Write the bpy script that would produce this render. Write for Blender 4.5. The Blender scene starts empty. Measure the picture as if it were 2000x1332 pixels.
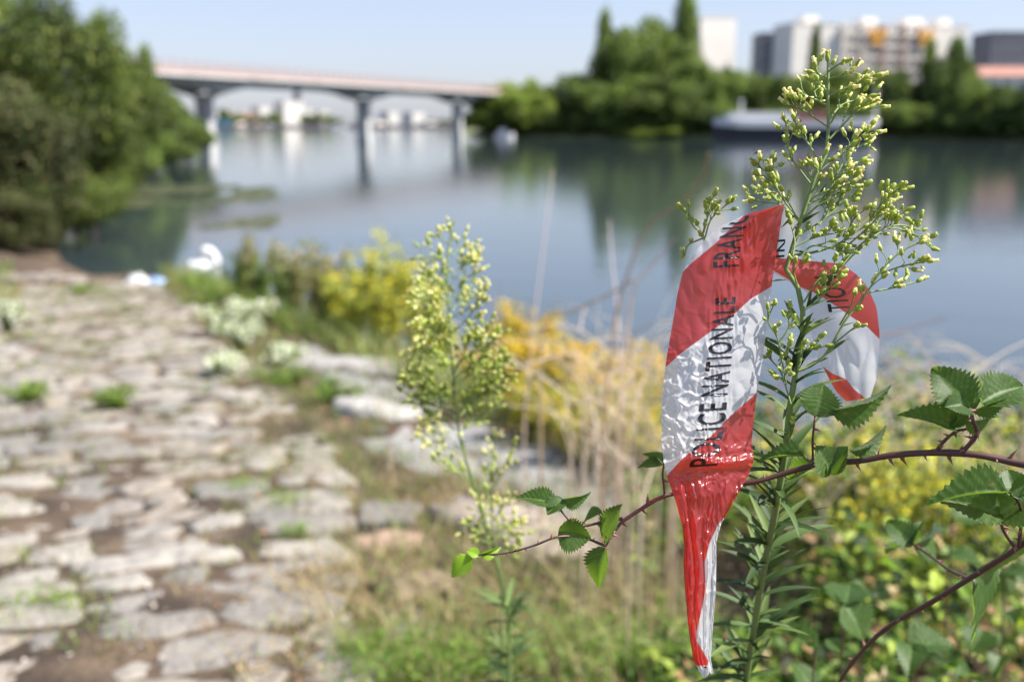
import bpy, math, random
import numpy as np
from mathutils import Vector, Matrix, noise as mnoise
R = math.radians
rng = np.random.default_rng(7)
random.seed(7)
sc = bpy.context.scene
C = sc.collection

# ------------------------------------------------------------------ camera
F_PX = 1944.0                       # focal length in photo pixels (35 mm lens)
PITCH = R(12.35)
CAM = np.array([0.0, 0.0, 3.0])
cd = bpy.data.cameras.new('camera'); cam = bpy.data.objects.new('camera', cd); C.objects.link(cam)
cam.location = CAM; cam.rotation_euler = (math.pi/2 - PITCH, 0, 0)
cd.lens = 35; cd.sensor_width = 36; cd.clip_start = .05; cd.clip_end = 9000
cd.dof.use_dof = True; cd.dof.focus_distance = .70; cd.dof.aperture_fstop = 4.4
sc.camera = cam

# ------------------------------------------------------------------ light
SUN_EL, SUN_AZ = R(48), R(98)       # azimuth clockwise from +Y
w = bpy.data.worlds.new('World'); sc.world = w; w.use_nodes = True
nt = w.node_tree; bg = nt.nodes['Background']
sky = nt.nodes.new('ShaderNodeTexSky'); sky.sky_type = 'NISHITA'; sky.sun_disc = False
sky.sun_elevation = SUN_EL; sky.sun_rotation = SUN_AZ
sky.air_density = 1.0; sky.dust_density = 1.2; sky.ozone_density = 2.5; sky.altitude = 50
gm_ = nt.nodes.new('ShaderNodeGamma'); gm_.inputs[1].default_value = .5
tn_ = nt.nodes.new('ShaderNodeMix'); tn_.data_type = 'RGBA'; tn_.blend_type = 'MULTIPLY'; tn_.inputs[0].default_value = 1; tn_.inputs[7].default_value = (1.14,1.17,1.36,1)
nt.links.new(sky.outputs[0], gm_.inputs[0]); nt.links.new(gm_.outputs[0], tn_.inputs[6]); nt.links.new(tn_.outputs[2], bg.inputs[0]); bg.inputs[1].default_value = .15
sd = bpy.data.lights.new('sun', 'SUN'); sd.energy = 5.0; sd.angle = R(.5); sd.color = (1, .955, .88)
so = bpy.data.objects.new('sun', sd); C.objects.link(so)
sdir = Vector((math.sin(SUN_AZ)*math.cos(SUN_EL), math.cos(SUN_AZ)*math.cos(SUN_EL), math.sin(SUN_EL)))
so.rotation_euler = sdir.to_track_quat('Z', 'Y').to_euler(); so.location = (30, 0, 40)
sc.view_settings.view_transform = 'Standard'; sc.view_settings.look = 'None'
sc.view_settings.gamma = 1; sc.view_settings.use_curve_mapping = False
sc.view_settings.exposure = 1.08
sc.render.engine = 'CYCLES'
cy = sc.cycles
cy.use_denoising = True
cy.max_bounces = 8; cy.transparent_max_bounces = 12; cy.diffuse_bounces = 3; cy.glossy_bounces = 3
cy.transmission_bounces = 4; cy.caustics_reflective = False; cy.caustics_refractive = False
cy.sample_clamp_indirect = 6

# ------------------------------------------------------------------ placing helpers
ct, st_ = math.cos(PITCH), math.sin(PITCH)
def ray(px, py):
    X = (px-1000)/F_PX; Z = (666-py)/F_PX
    return np.array([X, ct+Z*st_, -st_+Z*ct])
def W(px, py, d):                   # point at depth d (m) seen at a photo pixel
    return CAM + ray(px, py)*d
def onz(px, py, z=0.0):
    r = ray(px, py); t = (z-CAM[2])/r[2]; return CAM + r*t
# ------------------------------------------------------------------ terrain shape
def edge_x(y): return 2.7 - .5*y    # the quay edge
def slope_z(y): return 1.7 - .085*y
def ground_z(x, y):
    x = np.asarray(x, float); y = np.asarray(y, float)
    e = (x - edge_x(y))*.894        # distance beyond the quay edge
    base = slope_z(y)
    drop = np.clip(e/2.6, 0, 1)
    drop = drop*drop*(3-2*drop)
    near = 1/(1+np.exp((y-1.2)*3))
    z = base - drop*(base+.55)*(1-near*.6)
    z = np.where(y > 21.5, np.minimum(z, -.15), z)
    lb = np.clip((-x - np.interp(y,[17,21,24,50,100,140],[6,9.5,11.2,20.2,33,44]))/1.6, -1, 1)      # left bank land
    z = np.where(y > 17, np.maximum(z, np.where(lb > -.9, .35*lb + .02, -5)), z)
    z = z + .02*np.sin(x*3.1+y*1.7)*np.sin(y*2.3-x) + .012*np.sin(x*9+1)*np.sin(y*8)
    return z
def onground(px, py):
    r = ray(px, py); t = 1.0
    while t < 60:
        p = CAM + r*t
        if p[2] < ground_z(p[0], p[1]) + .0: break
        t += .03
    return p

# ------------------------------------------------------------------ object helpers
def link(o, parent=None):
    C.objects.link(o)
    if parent is not None: o.parent = parent
    return o
def tag(o, label=None, cat=None, group=None, kind=None):
    if label: o['label'] = label
    if cat: o['category'] = cat
    if group: o['group'] = group
    if kind: o['kind'] = kind
    return o
def thing(name, loc, label, cat, group=None, rz=0):
    o = bpy.data.objects.new(name, None); o.location = loc; o.rotation_euler = (0, 0, rz)
    o.empty_display_size = .05
    link(o); return tag(o, label, cat, group)

class MB:
    def __init__(s): s.V=[]; s.Q=[]; s.T=[]; s.col=[]; s.n=0; s.qm=[]; s.tm=[]
    def add(s, V, F, col=(1,1,1), m=0):
        V = np.asarray(V, float).reshape(-1,3); F = np.asarray(F, int)
        s.V.append(V)
        c = np.asarray(col, float)
        if c.ndim == 1: c = np.tile(c, (len(V),1))
        s.col.append(c)
        if F.shape[1] == 4: s.Q.append(F+s.n); s.qm.append(np.full(len(F), m))
        else: s.T.append(F+s.n); s.tm.append(np.full(len(F), m))
        s.n += len(V); return s
    def mesh(s, name, mats, smooth=False):
        V = np.concatenate(s.V); cols = np.concatenate(s.col)
        Q = np.concatenate(s.Q) if s.Q else np.zeros((0,4), int)
        T = np.concatenate(s.T) if s.T else np.zeros((0,3), int)
        me = bpy.data.meshes.new(name)
        me.vertices.add(len(V)); me.vertices.foreach_set('co', V.astype(np.float32).ravel())
        nl = Q.size+T.size; me.loops.add(nl)
        me.loops.foreach_set('vertex_index', np.concatenate([Q.ravel(), T.ravel()]).astype(np.int32))
        me.polygons.add(len(Q)+len(T))
        ls = np.concatenate([np.arange(len(Q))*4, Q.size+np.arange(len(T))*3]).astype(np.int32)
        me.polygons.foreach_set('loop_start', ls)
        mi = np.concatenate([np.concatenate(s.qm) if s.qm else np.zeros(0), np.concatenate(s.tm) if s.tm else np.zeros(0)])
        me.polygons.foreach_set('material_index', mi.astype(np.int32))
        me.polygons.foreach_set('use_smooth', np.full(len(Q)+len(T), smooth))
        a = me.color_attributes.new('Col', 'FLOAT_COLOR', 'POINT')
        a.data.foreach_set('color', np.concatenate([cols, np.ones((len(cols),1))], 1).astype(np.float32).ravel())
        me.update(calc_edges=True); me.validate()
        for m in (mats if isinstance(mats, (list, tuple)) else [mats]): me.materials.append(m)
        return me
    def obj(s, name, mats, parent=None, smooth=False, loc=None):
        o = bpy.data.objects.new(name, s.mesh(name, mats, smooth))
        if loc is not None: o.location = loc
        return link(o, parent)

def box(mb, c, sz, rz=0, col=(1,1,1), m=0):
    c = np.asarray(c, float); s = np.asarray(sz, float)/2
    v = np.array([[x,y,z] for z in (-1,1) for y in (-1,1) for x in (-1,1)])*s
    k, q = math.cos(rz), math.sin(rz)
    v = np.stack([v[:,0]*k-v[:,1]*q, v[:,0]*q+v[:,1]*k, v[:,2]], 1)+c
    F = [[0,2,3,1],[4,5,7,6],[0,1,5,4],[2,6,7,3],[0,4,6,2],[1,3,7,5]]
    mb.add(v, F, col, m)
def tube(mb, pts, rad, sides=6, col=(1,1,1), m=0, cap=True):
    P = np.asarray(pts, float); n = len(P)
    rad = np.broadcast_to(np.asarray(rad, float), (n,))
    T = np.gradient(P, axis=0); T /= np.linalg.norm(T, axis=1)[:,None]+1e-12
    ref = np.array([0.,0,1]) if abs(T[0][2]) < .9 else np.array([1.,0,0])
    U = np.cross(T, ref); U /= np.linalg.norm(U, axis=1)[:,None]+1e-12
    Wv = np.cross(T, U)
    a = np.arange(sides)*2*math.pi/sides
    V = (P[:,None,:] + rad[:,None,None]*(np.cos(a)[None,:,None]*U[:,None,:] + np.sin(a)[None,:,None]*Wv[:,None,:])).reshape(-1,3)
    i = np.arange(n-1)[:,None]*sides; j = np.arange(sides)[None,:]; j2 = (j+1)%sides
    F = np.stack([i+j, i+j2, i+sides+j2, i+sides+j], -1).reshape(-1,4)
    c = np.asarray(col, float)
    mb.add(V, F, c, m)
    if cap:
        for k, f in ((0, 1), (n-1, -1)):
            vv = np.concatenate([V[k*sides:(k+1)*sides], P[k:k+1]])
            jj = np.arange(sides); ff = np.stack([jj, np.full(sides, sides), (jj+1)%sides], -1)
            mb.add(vv, ff if f == 1 else ff[:, ::-1], c if c.ndim == 1 else c[0], m)
def smooth_path(pts, n):
    P = np.asarray(pts, float)
    if len(P) == 2: return P[0] + (P[1]-P[0])*np.linspace(0,1,n)[:,None]
    L = np.concatenate([[0], np.cumsum(np.linalg.norm(np.diff(P,axis=0),axis=1))]); L /= L[-1]
    out = []
    Pe = np.concatenate([[2*P[0]-P[1]], P, [2*P[-1]-P[-2]]])
    for t in np.linspace(0,1,n):
        i = min(np.searchsorted(L, t, 'right')-1, len(P)-2); i = max(i,0)
        u = (t-L[i])/(L[i+1]-L[i]+1e-12)
        p0,p1,p2,p3 = Pe[i:i+4]
        out.append(.5*((2*p1)+(-p0+p2)*u+(2*p0-5*p1+4*p2-p3)*u*u+(-p0+3*p1-3*p2+p3)*u**3))
    return np.array(out)
def unit(v):
    v = np.asarray(v, float); return v/(np.linalg.norm(v, axis=-1, keepdims=True)+1e-12)
def rnd(n=1): return unit(rng.normal(size=(n,3)))
def leaves(mb, c, d, nrm, L, Wd, col, m=0, fold=.25):
    """many six-vertex folded leaves: base, mid left/right/centre, tip"""
    n = len(c); d = unit(d); s = unit(np.cross(d, nrm)); k = np.cross(s, d)
    L = np.broadcast_to(L, (n,))[:,None]; Wd = np.broadcast_to(Wd, (n,))[:,None]
    b = c; mid = c + d*L*.45; tip = c + d*L - k*L*.12
    l = mid - s*Wd*.5 + k*Wd*fold; r = mid + s*Wd*.5 + k*Wd*fold
    V = np.stack([b, l, mid, r, tip], 1).reshape(-1,3)
    i = np.arange(n)[:,None]*5
    F = (i[:,None,:] + np.array([[0,2,1],[0,3,2],[1,2,4],[2,3,4]])[None]).reshape(-1,3)
    mb.add(V, F, np.repeat(col, 5, 0), m)
def blades(mb, base, H, Wd, lean, col, seg=3, m=0):
    """curved grass blades; lean = horizontal bend vector (n,3)"""
    n = len(base); H = np.broadcast_to(H,(n,))[:,None]; Wd = np.broadcast_to(Wd,(n,))[:,None]
    side = unit(np.cross(lean+rng.normal(size=(n,3))*.02, [0,0,1.]))
    rows = []
    for k in range(seg+1):
        t = k/seg
        c = base + np.array([0,0,1.])*H*(t-.35*t*t*np.clip(np.linalg.norm(lean,axis=1),0,1.4)[:,None]) + lean*H*t*t
        wv = Wd*(1-t)**.7*.5 + .0003
        rows += [c-side*wv, c+side*wv]
    V = np.stack(rows, 1).reshape(-1,3); q = 2*(seg+1)
    F = []
    for k in range(seg): F.append([2*k,2*k+1,2*k+3,2*k+2])
    F = (np.arange(n)[:,None,None]*q + np.array(F)[None]).reshape(-1,4)
    mb.add(V, F, np.repeat(col, q, 0), m)
def palette(n, cols, wts=None, jit=.18):
    cols = np.asarray(cols, float); i = rng.choice(len(cols), n, p=wts)
    return np.clip(cols[i]*(1+rng.normal(size=(n,1))*jit), .005, .95)

# ------------------------------------------------------------------ materials
def mat(name, col=None, rough=.6, attr=False, noise=None, bump=None, spec=.4, trans=0, metal=0, coat=0, coords='Object'):
    m = bpy.data.materials.new(name); m.use_nodes = True; t = m.node_tree; N, L = t.nodes, t.links
    b = N['Principled BSDF']; b.inputs['Roughness'].default_value = rough; b.inputs['Metallic'].default_value = metal
    b.inputs['Specular IOR Level'].default_value = spec; b.inputs['Coat Weight'].default_value = coat
    tc = N.new('ShaderNodeTexCoord'); src = None
    if coords == 'Generated2': tc = N.new('ShaderNodeNewGeometry'); coords = 'Position'
    if attr:
        a = N.new('ShaderNodeAttribute'); a.attribute_name = 'Col'; src = a.outputs['Color']
    elif col is not None:
        b.inputs['Base Color'].default_value = (*col, 1)
    if noise:                       # (scale, second colour, low, high, detail)
        nz = N.new('ShaderNodeTexNoise'); nz.inputs['Scale'].default_value = noise[0]; nz.inputs['Detail'].default_value = 7
        nz.inputs['Roughness'].default_value = .65
        L.new(tc.outputs[coords], nz.inputs['Vector'])
        rp = N.new('ShaderNodeMapRange'); rp.inputs[1].default_value = noise[2]; rp.inputs[2].default_value = noise[3]
        L.new(nz.outputs[0], rp.inputs[0])
        mx = N.new('ShaderNodeMix'); mx.data_type = 'RGBA'
        L.new(rp.outputs[0], mx.inputs[0])
        if src is not None: L.new(src, mx.inputs[6])
        else: mx.inputs[6].default_value = (*col, 1)
        mx.inputs[7].default_value = (*noise[1], 1); src = mx.outputs[2]
    if src is not None: L.new(src, b.inputs['Base Color'])
    if bump:
        nb = N.new('ShaderNodeTexNoise'); nb.inputs['Scale'].default_value = bump[0]; nb.inputs['Detail'].default_value = 8
        L.new(tc.outputs[coords], nb.inputs['Vector'])
        bp = N.new('ShaderNodeBump'); bp.inputs['Strength'].default_value = bump[1]; bp.inputs['Distance'].default_value = bump[2]
        L.new(nb.outputs[0], bp.inputs['Height']); L.new(bp.outputs[0], b.inputs['Normal'])
    if trans:
        tr = N.new('ShaderNodeBsdfTranslucent'); ms = N.new('ShaderNodeMixShader'); ms.inputs[0].default_value = trans
        hs = N.new('ShaderNodeMix'); hs.data_type = 'RGBA'; hs.blend_type = 'MULTIPLY'; hs.inputs[0].default_value = 1
        hs.inputs[7].default_value = (1.25, 1.3, .55, 1)
        if src is not None: L.new(src, hs.inputs[6])
        else: hs.inputs[6].default_value = (*col, 1)
        L.new(hs.outputs[2], tr.inputs['Color'])
        L.new(b.outputs[0], ms.inputs[1]); L.new(tr.outputs[0], ms.inputs[2])
        L.new(ms.outputs[0], N['Material Output'].inputs['Surface'])
    return m
M = {}
M['soil'] = mat('soil', (.05,.034,.023), .95, noise=(2.3, (.17,.12,.078), .42, .66), bump=(30, .9, .03))
M['stone'] = mat('limestone', rough=.9, attr=True, noise=(5.5, (.17,.13,.095), .55, .72), bump=(11, 1, .05), coords='Generated2')
M['foliage'] = mat('foliage', rough=.55, attr=True, trans=.3, spec=.3)
M['blade'] = mat('blade', rough=.6, attr=True, trans=.35, spec=.3)
M['stem'] = mat('stem', rough=.55, attr=True, spec=.35, noise=(220, (.10,.17,.05), .55, .75))
M['bark'] = mat('bark', (.09,.07,.05), .9, bump=(6, .6, .05))
M['concrete'] = mat('concrete', (.50,.50,.50), .8, noise=(.35, (.36,.36,.37), .45, .7))
M['parapet'] = mat('parapet', (.34,.23,.20), .7, noise=(.5, (.33,.2,.17), .45, .7))
M['white_wall'] = mat('white_wall', (.78,.73,.66), .8, noise=(.15, (.68,.63,.56), .5, .75))
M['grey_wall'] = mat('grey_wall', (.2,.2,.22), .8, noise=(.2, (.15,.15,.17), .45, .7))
M['beige_wall'] = mat('beige_wall', (.74,.68,.6), .8, noise=(.2, (.5,.43,.37), .45, .7))
M['glass'] = mat('window_glass', (.2,.19,.2), .15, spec=.8)
M['orange'] = mat('awning', (.85,.42,.06), .8)
M['red_roof'] = mat('roof_tile', (.36,.19,.15), .85, noise=(.4, (.36,.14,.1), .45, .7))
M['hull'] = mat('hull_paint', (.022,.024,.035), .45, noise=(.6, (.05,.045,.045), .55, .75))
M['boat_white'] = mat('boat_white', (.66,.66,.68), .5, noise=(.4, (.5,.5,.52), .5, .75))
M['boat_red'] = mat('boat_red', (.32,.09,.06), .6)
M['far_white'] = mat('far_white_wall', (.52,.50,.47), .85)
M['brown_panel'] = mat('brown_panel', (.35,.24,.19), .8)
M['blue'] = mat('blue_sheet', (.12,.35,.45), .6)
M['swan'] = mat('swan_feather', (.82,.81,.78), .8, bump=(25, .5, .03))
M['bill'] = mat('swan_bill', (.6,.22,.05), .5)
M['black'] = mat('black_skin', (.02,.02,.02), .5)
M['plastic'] = mat('white_plastic', (.75,.77,.8), .35, trans=.2)
M['plastic_blue'] = mat('blue_plastic', (.35,.5,.75), .35)

def water_mat():
    m = bpy.data.materials.new('river_water'); m.use_nodes = True; N, L = m.node_tree.nodes, m.node_tree.links
    b = N['Principled BSDF']; b.inputs['Base Color'].default_value = (.035,.05,.055,1)
    b.inputs['Roughness'].default_value = .05; b.inputs['IOR'].default_value = 1.55
    tc = N.new('ShaderNodeTexCoord')
    def nz(sx, sy, s, dist, strength, prev=None):
        mp = N.new('ShaderNodeMapping'); mp.inputs['Scale'].default_value = (sx, sy, 1)
        n = N.new('ShaderNodeTexNoise'); n.inputs['Scale'].default_value = s; n.inputs['Detail'].default_value = 4
        L.new(tc.outputs['Object'], mp.inputs[0]); L.new(mp.outputs[0], n.inputs['Vector'])
        bp = N.new('ShaderNodeBump'); bp.inputs['Strength'].default_value = strength; bp.inputs['Distance'].default_value = dist
        L.new(n.outputs[0], bp.inputs['Height'])
        if prev: L.new(prev.outputs[0], bp.inputs['Normal'])
        return bp
    a = nz(.6, 1, .8, .022, .6); c = nz(.8, 1, 5, .005, .6, a)
    L.new(c.outputs[0], b.inputs['Normal'])
    return m
M['water'] = water_mat()

# ================================================================== SETTING
def grid_sheet(name, xs, ys, zf, m, kind='structure', smooth=True):
    X, Y = np.meshgrid(xs, ys); Z = zf(X, Y); nx, ny = len(xs), len(ys)
    i = np.arange(ny-1)[:,None]*nx + np.arange(nx-1)[None,:]; i = i.ravel()
    F = np.stack([i, i+1, i+nx+1, i+nx], 1)
    mb = MB(); mb.add(np.stack([X,Y,Z],-1).reshape(-1,3), F)
    return tag(mb.obj(name, m, smooth=smooth), kind=kind)
xs = np.unique(np.concatenate([np.linspace(-60,-14,60), np.linspace(-14,6,240), np.linspace(6,20,30)]))
ys = np.unique(np.concatenate([np.linspace(-6,1,20), np.linspace(1,12,180), np.linspace(12,26,90), np.linspace(26,130,80)]))
ground = grid_sheet('ground', xs, ys, ground_z, M['soil'])
water = grid_sheet('water', np.array([-5000,-200,0,200,5000.]), np.array([-60,0,50,200,800,5000.]), lambda x,y: x*0, M['water'], smooth=False)
tag(ground, 'brown soil and litter bank sloping down to the river'); tag(water, 'calm blue green river water')

# far right bank: shoreline polyline
SH = np.array([[-16,300],[-10,240],[-8,216],[2,210],[20,204],[42,200],[80,192],[96,160],[112,118],[150,80],[200,50]], float)
def far_bank():
    mb = MB(); P = smooth_path(SH, 60); n = len(P)
    T = unit(np.gradient(P, axis=0)); Nn = np.stack([-T[:,1], T[:,0]], 1)
    rows = []
    for off, z in ((-1.5,-.6),(0,.25),(2,1.1),(10,2.0),(30,3)):
        rows.append(np.concatenate([P+Nn*off*1.0, np.full((n,1), z)], 1))
    V = np.concatenate(rows); i = (np.arange(len(rows)-1)[:,None]*n + np.arange(n-1)[None,:]).ravel()
    mb.add(V, np.stack([i, i+1, i+n+1, i+n], 1), (.09,.11,.04))
    return tag(mb.obj('far_bank', mat('bank_grass', (.13,.16,.05), .9, noise=(.3, (.22,.21,.1), .45,.65)), smooth=True),
        'grassy far bank of the river on the right', kind='structure')
far_bank()
mb = MB(); box(mb, (-150, 640, .6), (700, 90, 2.4)); box(mb, (-190, 592, .75), (420, 4, 2.1))
tag(mb.obj('city_embankment', mat('embankment', (.24,.21,.21), .9)), 'low stone embankment across the far end of the river', kind='structure')

# ------------------------------------------------------------------ paving stones
def stone_mesh(seed, big=False):
    r = np.random.default_rng(seed); n = 14
    a = np.linspace(0, 2*math.pi, n, endpoint=False) + r.normal(size=n)*(.16 if not big else .06)
    ex = r.uniform(2.2,6) if not big else 7
    rad = 1/((np.abs(np.cos(a))**ex + np.abs(np.sin(a))**ex)**(1/ex))*(1+r.normal(size=n)*(.13 if not big else .05))
    tilt = r.normal(size=2)*.10
    V = []; ring = ((1.02,-.5),(1.0,.0),(.95,.22),(.66,.29))
    for s, z in ring:
        x = np.cos(a)*rad*.5*s; y = np.sin(a)*rad*.5*s
        V.append(np.stack([x, y, z + (x*tilt[0]+y*tilt[1])*(1 if z > 0 else 0) + r.normal(size=n)*.07*(z>0)], 1))
    V.append(np.array([[0,0,.33+r.normal()*.06]]))
    V = np.concatenate(V); F = []; T = []
    for k in range(3):
        for j in range(n): F.append([k*n+j, k*n+(j+1)%n, (k+1)*n+(j+1)%n, (k+1)*n+j])
    for j in range(n): T.append([3*n+j, 3*n+(j+1)%n, 4*n])
    return V, np.array(F), np.array(T)
STV = [stone_mesh(100+i) for i in range(22)]
STM = []
for i in range(22):
    V,F,T = STV[i]; mb = MB()
    base = np.array([[.285,.26,.225],[.32,.295,.26],[.235,.215,.19],[.27,.235,.195],[.2,.187,.17]][i%5])
    mb.add(V, F, base); mb.T.append(T); mb.tm.append(np.zeros(len(T)))
    STM.append(mb.mesh('stone', M['stone'], smooth=True))
paving = thing('paving', (0,0,0), '', '');
tag(paving, 'worn limestone paving of the ramp going down to the water', kind='structure')
def path_right(y): return np.where(y < 3.9, -.50+.05*(3.9-y), -.50-.42*(y-3.9))
stones = []
ang = R(17)
ca, sa = math.cos(ang), math.sin(ang)
b_ = 1.2
while b_ < 21:
    dep = random.uniform(.11, .23)
    a_ = -14 + random.random()*.4
    while a_ < 4:
        ln = random.uniform(.14, .40) if random.random() < .88 else random.uniform(.42,.62)
        cx, cyy = a_+ln/2, b_+dep/2 + .03*math.sin(a_*3)
        x = cx*ca - cyy*sa; y = cx*sa + cyy*ca
        a_ += ln + random.uniform(.01,.05)
        if y < 1.6 or y > 17.6: continue
        pr = float(path_right(y)) + .15*math.sin(y*5)
        if x > pr or x < -.56*y - .6: continue
        if mnoise.noise(Vector((x*.9, y*.7, 3))) > .34: continue
        stones.append((x, y, ln, dep))
    b_ += dep + random.uniform(.01,.04)
stones.sort(key=lambda s: s[0]**2+s[1]**2)
rest = MB()
for i, (x,y,ln,dep) in enumerate(stones):
    k = random.randrange(22); z = float(ground_z(x,y)); rz = ang + random.gauss(0,.07)
    h = random.uniform(.045,.085)
    if i < 296:
        o = bpy.data.objects.new('stone', STM[k]); link(o, paving)
        o.location = (x,y,z-.006+random.gauss(0,.009)); o.scale = (ln*1.0, dep*1.0, h)
        o.rotation_euler = (random.gauss(-.085,.035), random.gauss(0,.03), rz)
    else:
        V,F,T = STV[k]; V = V*np.array([ln*1.03, dep*1.05, h])
        c, s = math.cos(rz), math.sin(rz)
        V = np.stack([V[:,0]*c-V[:,1]*s+x, V[:,0]*s+V[:,1]*c+y, V[:,2]+z-.012+random.gauss(0,.006)],1)
        col = np.array([.31,.275,.235])*random.uniform(.75,1.1)
        n0 = rest.n; rest.add(V, F, col); rest.T.append(T+n0); rest.tm.append(np.zeros(len(T)))
ro = rest.obj('far_stones', M['stone'], paving, smooth=True); ro['kind'] = 'stuff'

# quay edge slabs
kerb = thing('kerb', (0,0,0), '', '');
tag(kerb, 'broken row of large pale edge slabs along the quay', kind='structure')
kd = np.array([-.447,.894]); ka = math.atan2(.894,-.447)
y = 3.55
while y < 8.6:
    ln = random.uniform(.65,1.15)
    if not (5.9 < y < 6.6):
        for lane in (0, 1):
            if lane == 1 and not (3.5 < y < 5.6): continue
            x0 = float(edge_x(y)) - .22 - lane*.42; wd = .46
            V,F,T = stone_mesh(int(y*100)+lane, True)
            V = V*np.array([ln, wd, .16]); mb = MB()
            n0 = 0; mb.add(V, F, np.array([.30,.29,.28])*random.uniform(.85,1.1)); mb.T.append(T); mb.tm.append(np.zeros(len(T)))
            o = mb.obj('slab', M['stone'], kerb, smooth=True)
            x = x0 + kd[0]*ln*.447*0; yy = y + ln*.45
            x = float(edge_x(yy)) - .22 - lane*.44
            o.location = (x, yy, float(slope_z(yy)) - .03 + random.gauss(0,.01))
            o.rotation_euler = (0, random.gauss(-.03,.03)+.076, ka + random.gauss(0,.03))
    y += ln*.894 + .02
# loose stones standing in the verge
for i,(px,py,s,lab) in enumerate([(680,720,1.0,'large pale loose slab between white flowers and yellow weeds'),(735,808,.6,'pale block half sunk in grass below the large slab'),
        (755,1070,.30,'small tan stone on the soil right of the paving'),(1020,1040,.75,'flat pinkish slab in dry grass behind the bramble leaves'),
        (1075,1085,.4,'small flat stone at the front of the pinkish slab'),(820,1160,.3,'dull brown stone low in the dry grass')]):
    p = onground(px, py); V,F,T = stone_mesh(900+i, i<2)
    mb = MB(); V = V*np.array([s, s*.5, .2*(.5+s*.5)])
    mb.add(V, F, [(.38,.36,.35),(.38,.36,.34),(.36,.25,.18),(.35,.29,.25),(.36,.3,.26),(.25,.19,.14)][i]); mb.T.append(T); mb.tm.append(np.zeros(len(T)))
    o = mb.obj('rock', M['stone'], smooth=True, loc=(p[0],p[1],p[2]+.01)); o.rotation_euler = (-.06,.02,[-.25,-.5,.3,-.45,-.2,.4][i])
    tag(o, lab, 'stone', 'loose stones on the quay verge')

# ------------------------------------------------------------------ trees
def crown_mesh(seed, n, leaf, cols, wts, lumps=26, squash=(1,1,1), spiky=False, name='crown', hull=.5):
    """unit crown: x,y radius ~1, z 0..2"""
    r = np.random.default_rng(seed)
    if spiky:
        z = r.uniform(.08, 1.9, lumps); rr = .62*(1-z/2.02)**.7+.05
        a = r.uniform(0, 2*math.pi, lumps); cen = np.stack([np.cos(a)*rr*.6, np.sin(a)*rr*.6, z], 1); lr = .22+.30*(1-z/2)
    else:
        d = unit(r.normal(size=(lumps,3))); d[:,2] = d[:,2]*.9
        cen = d*r.uniform(.40,.84,(lumps,1)); cen[:,2] += 1.0; lr = r.uniform(.17,.36,lumps)*(1 if lumps < 50 else .85)
    k = r.choice(lumps, n, p=lr**2/np.sum(lr**2)); dd = unit(r.normal(size=(n,3)))
    rad = lr[k]*(1 - .55*r.random(n)**1.7)
    nz = np.sin(dd[:,0]*7+k)*np.sin(dd[:,1]*6+k*2)*np.sin(dd[:,2]*7+k*.7)
    P = cen[k] + dd*(rad*(1+.35*nz))[:,None]
    keep = P[:,2] > .02; P = P[keep]; dd = dd[keep]; kk = k[keep]; m = len(P)
    P = P*np.asarray(squash)
    nrm = unit(dd + r.normal(size=(m,3))*.7); dirv = unit(np.cross(nrm, r.normal(size=(m,3))))
    lumpc = 1 + np.clip(r.normal(size=lumps)*.3,-.5,.6)
    col = np.asarray(cols)[r.choice(len(cols), m, p=wts)]*lumpc[kk][:,None]*(1+r.normal(size=(m,1))*.2)
    mb = MB(); leaves(mb, P, dirv, nrm, leaf*r.uniform(.7,1.3,m), leaf*.75*r.uniform(.7,1.2,m), np.clip(col,.004,.5))
    return mb.mesh(name, M['foliage'])
G1 = [(.065,.10,.022),(.12,.165,.035),(.24,.27,.07),(.03,.045,.013)]
GM = [(.13,.19,.045),(.20,.27,.065),(.28,.33,.1),(.07,.11,.03)]
GY = [(.25,.34,.06),(.32,.38,.09),(.18,.26,.05),(.11,.16,.04)]
GD = [(.09,.135,.04),(.13,.18,.05),(.18,.23,.065),(.055,.085,.03)]
WT = [.35,.3,.15,.2]
CR = {
 'near_a': crown_mesh(1, 26000, .045, G1, WT, 46), 'near_b': crown_mesh(2, 22000, .05, [(.11,.165,.03),(.16,.21,.045),(.22,.24,.07),(.06,.09,.022)], WT, 40),
 'near_c': crown_mesh(3, 20000, .05, [(.05,.07,.02),(.09,.10,.035),(.17,.145,.07),(.025,.035,.012)], WT, 38),
 'mid_a': crown_mesh(4, 13000, .085, GM, WT, 60), 'mid_b': crown_mesh(5, 13000, .085, [(.12,.175,.04),(.17,.225,.055),(.22,.26,.075),(.07,.105,.03)], WT, 60), 'mid_y': crown_mesh(6, 12000, .085, GY, WT, 50),
 'mid_d': crown_mesh(7, 13000, .085, GD, WT, 60), 'mid_s': crown_mesh(8, 11000, .095, [(.14,.17,.10),(.10,.13,.07),(.18,.2,.14),(.05,.07,.03)], WT, 26),
 'spike': crown_mesh(9, 9000, .08, GD, WT, 30, spiky=True), 'spike_b': crown_mesh(10, 9000, .08, GM, WT, 30, spiky=True)}
def trunk_mesh(seed):
    r = np.random.default_rng(seed); mb = MB()
    P = np.array([[0,0,-.1],[.02,.01,.25],[.0,.03,.6],[.03,0,1.0],[0,0,1.5]]); tube(mb, smooth_path(P,8), np.linspace(.07,.02,8), 7)
    for i in range(6):
        a = r.uniform(0,6.28); z0 = r.uniform(.35,1.0); e = np.array([math.cos(a)*.6, math.sin(a)*.6, z0+r.uniform(.3,.6)])
        tube(mb, smooth_path([[0,0,z0], e*np.array([.5,.5,1])-[0,0,.1], e], 5), np.linspace(.03,.008,5), 5)
    return mb.mesh('trunk', M['bark'], True)
TRK = [trunk_mesh(i) for i in range(3)]
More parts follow.
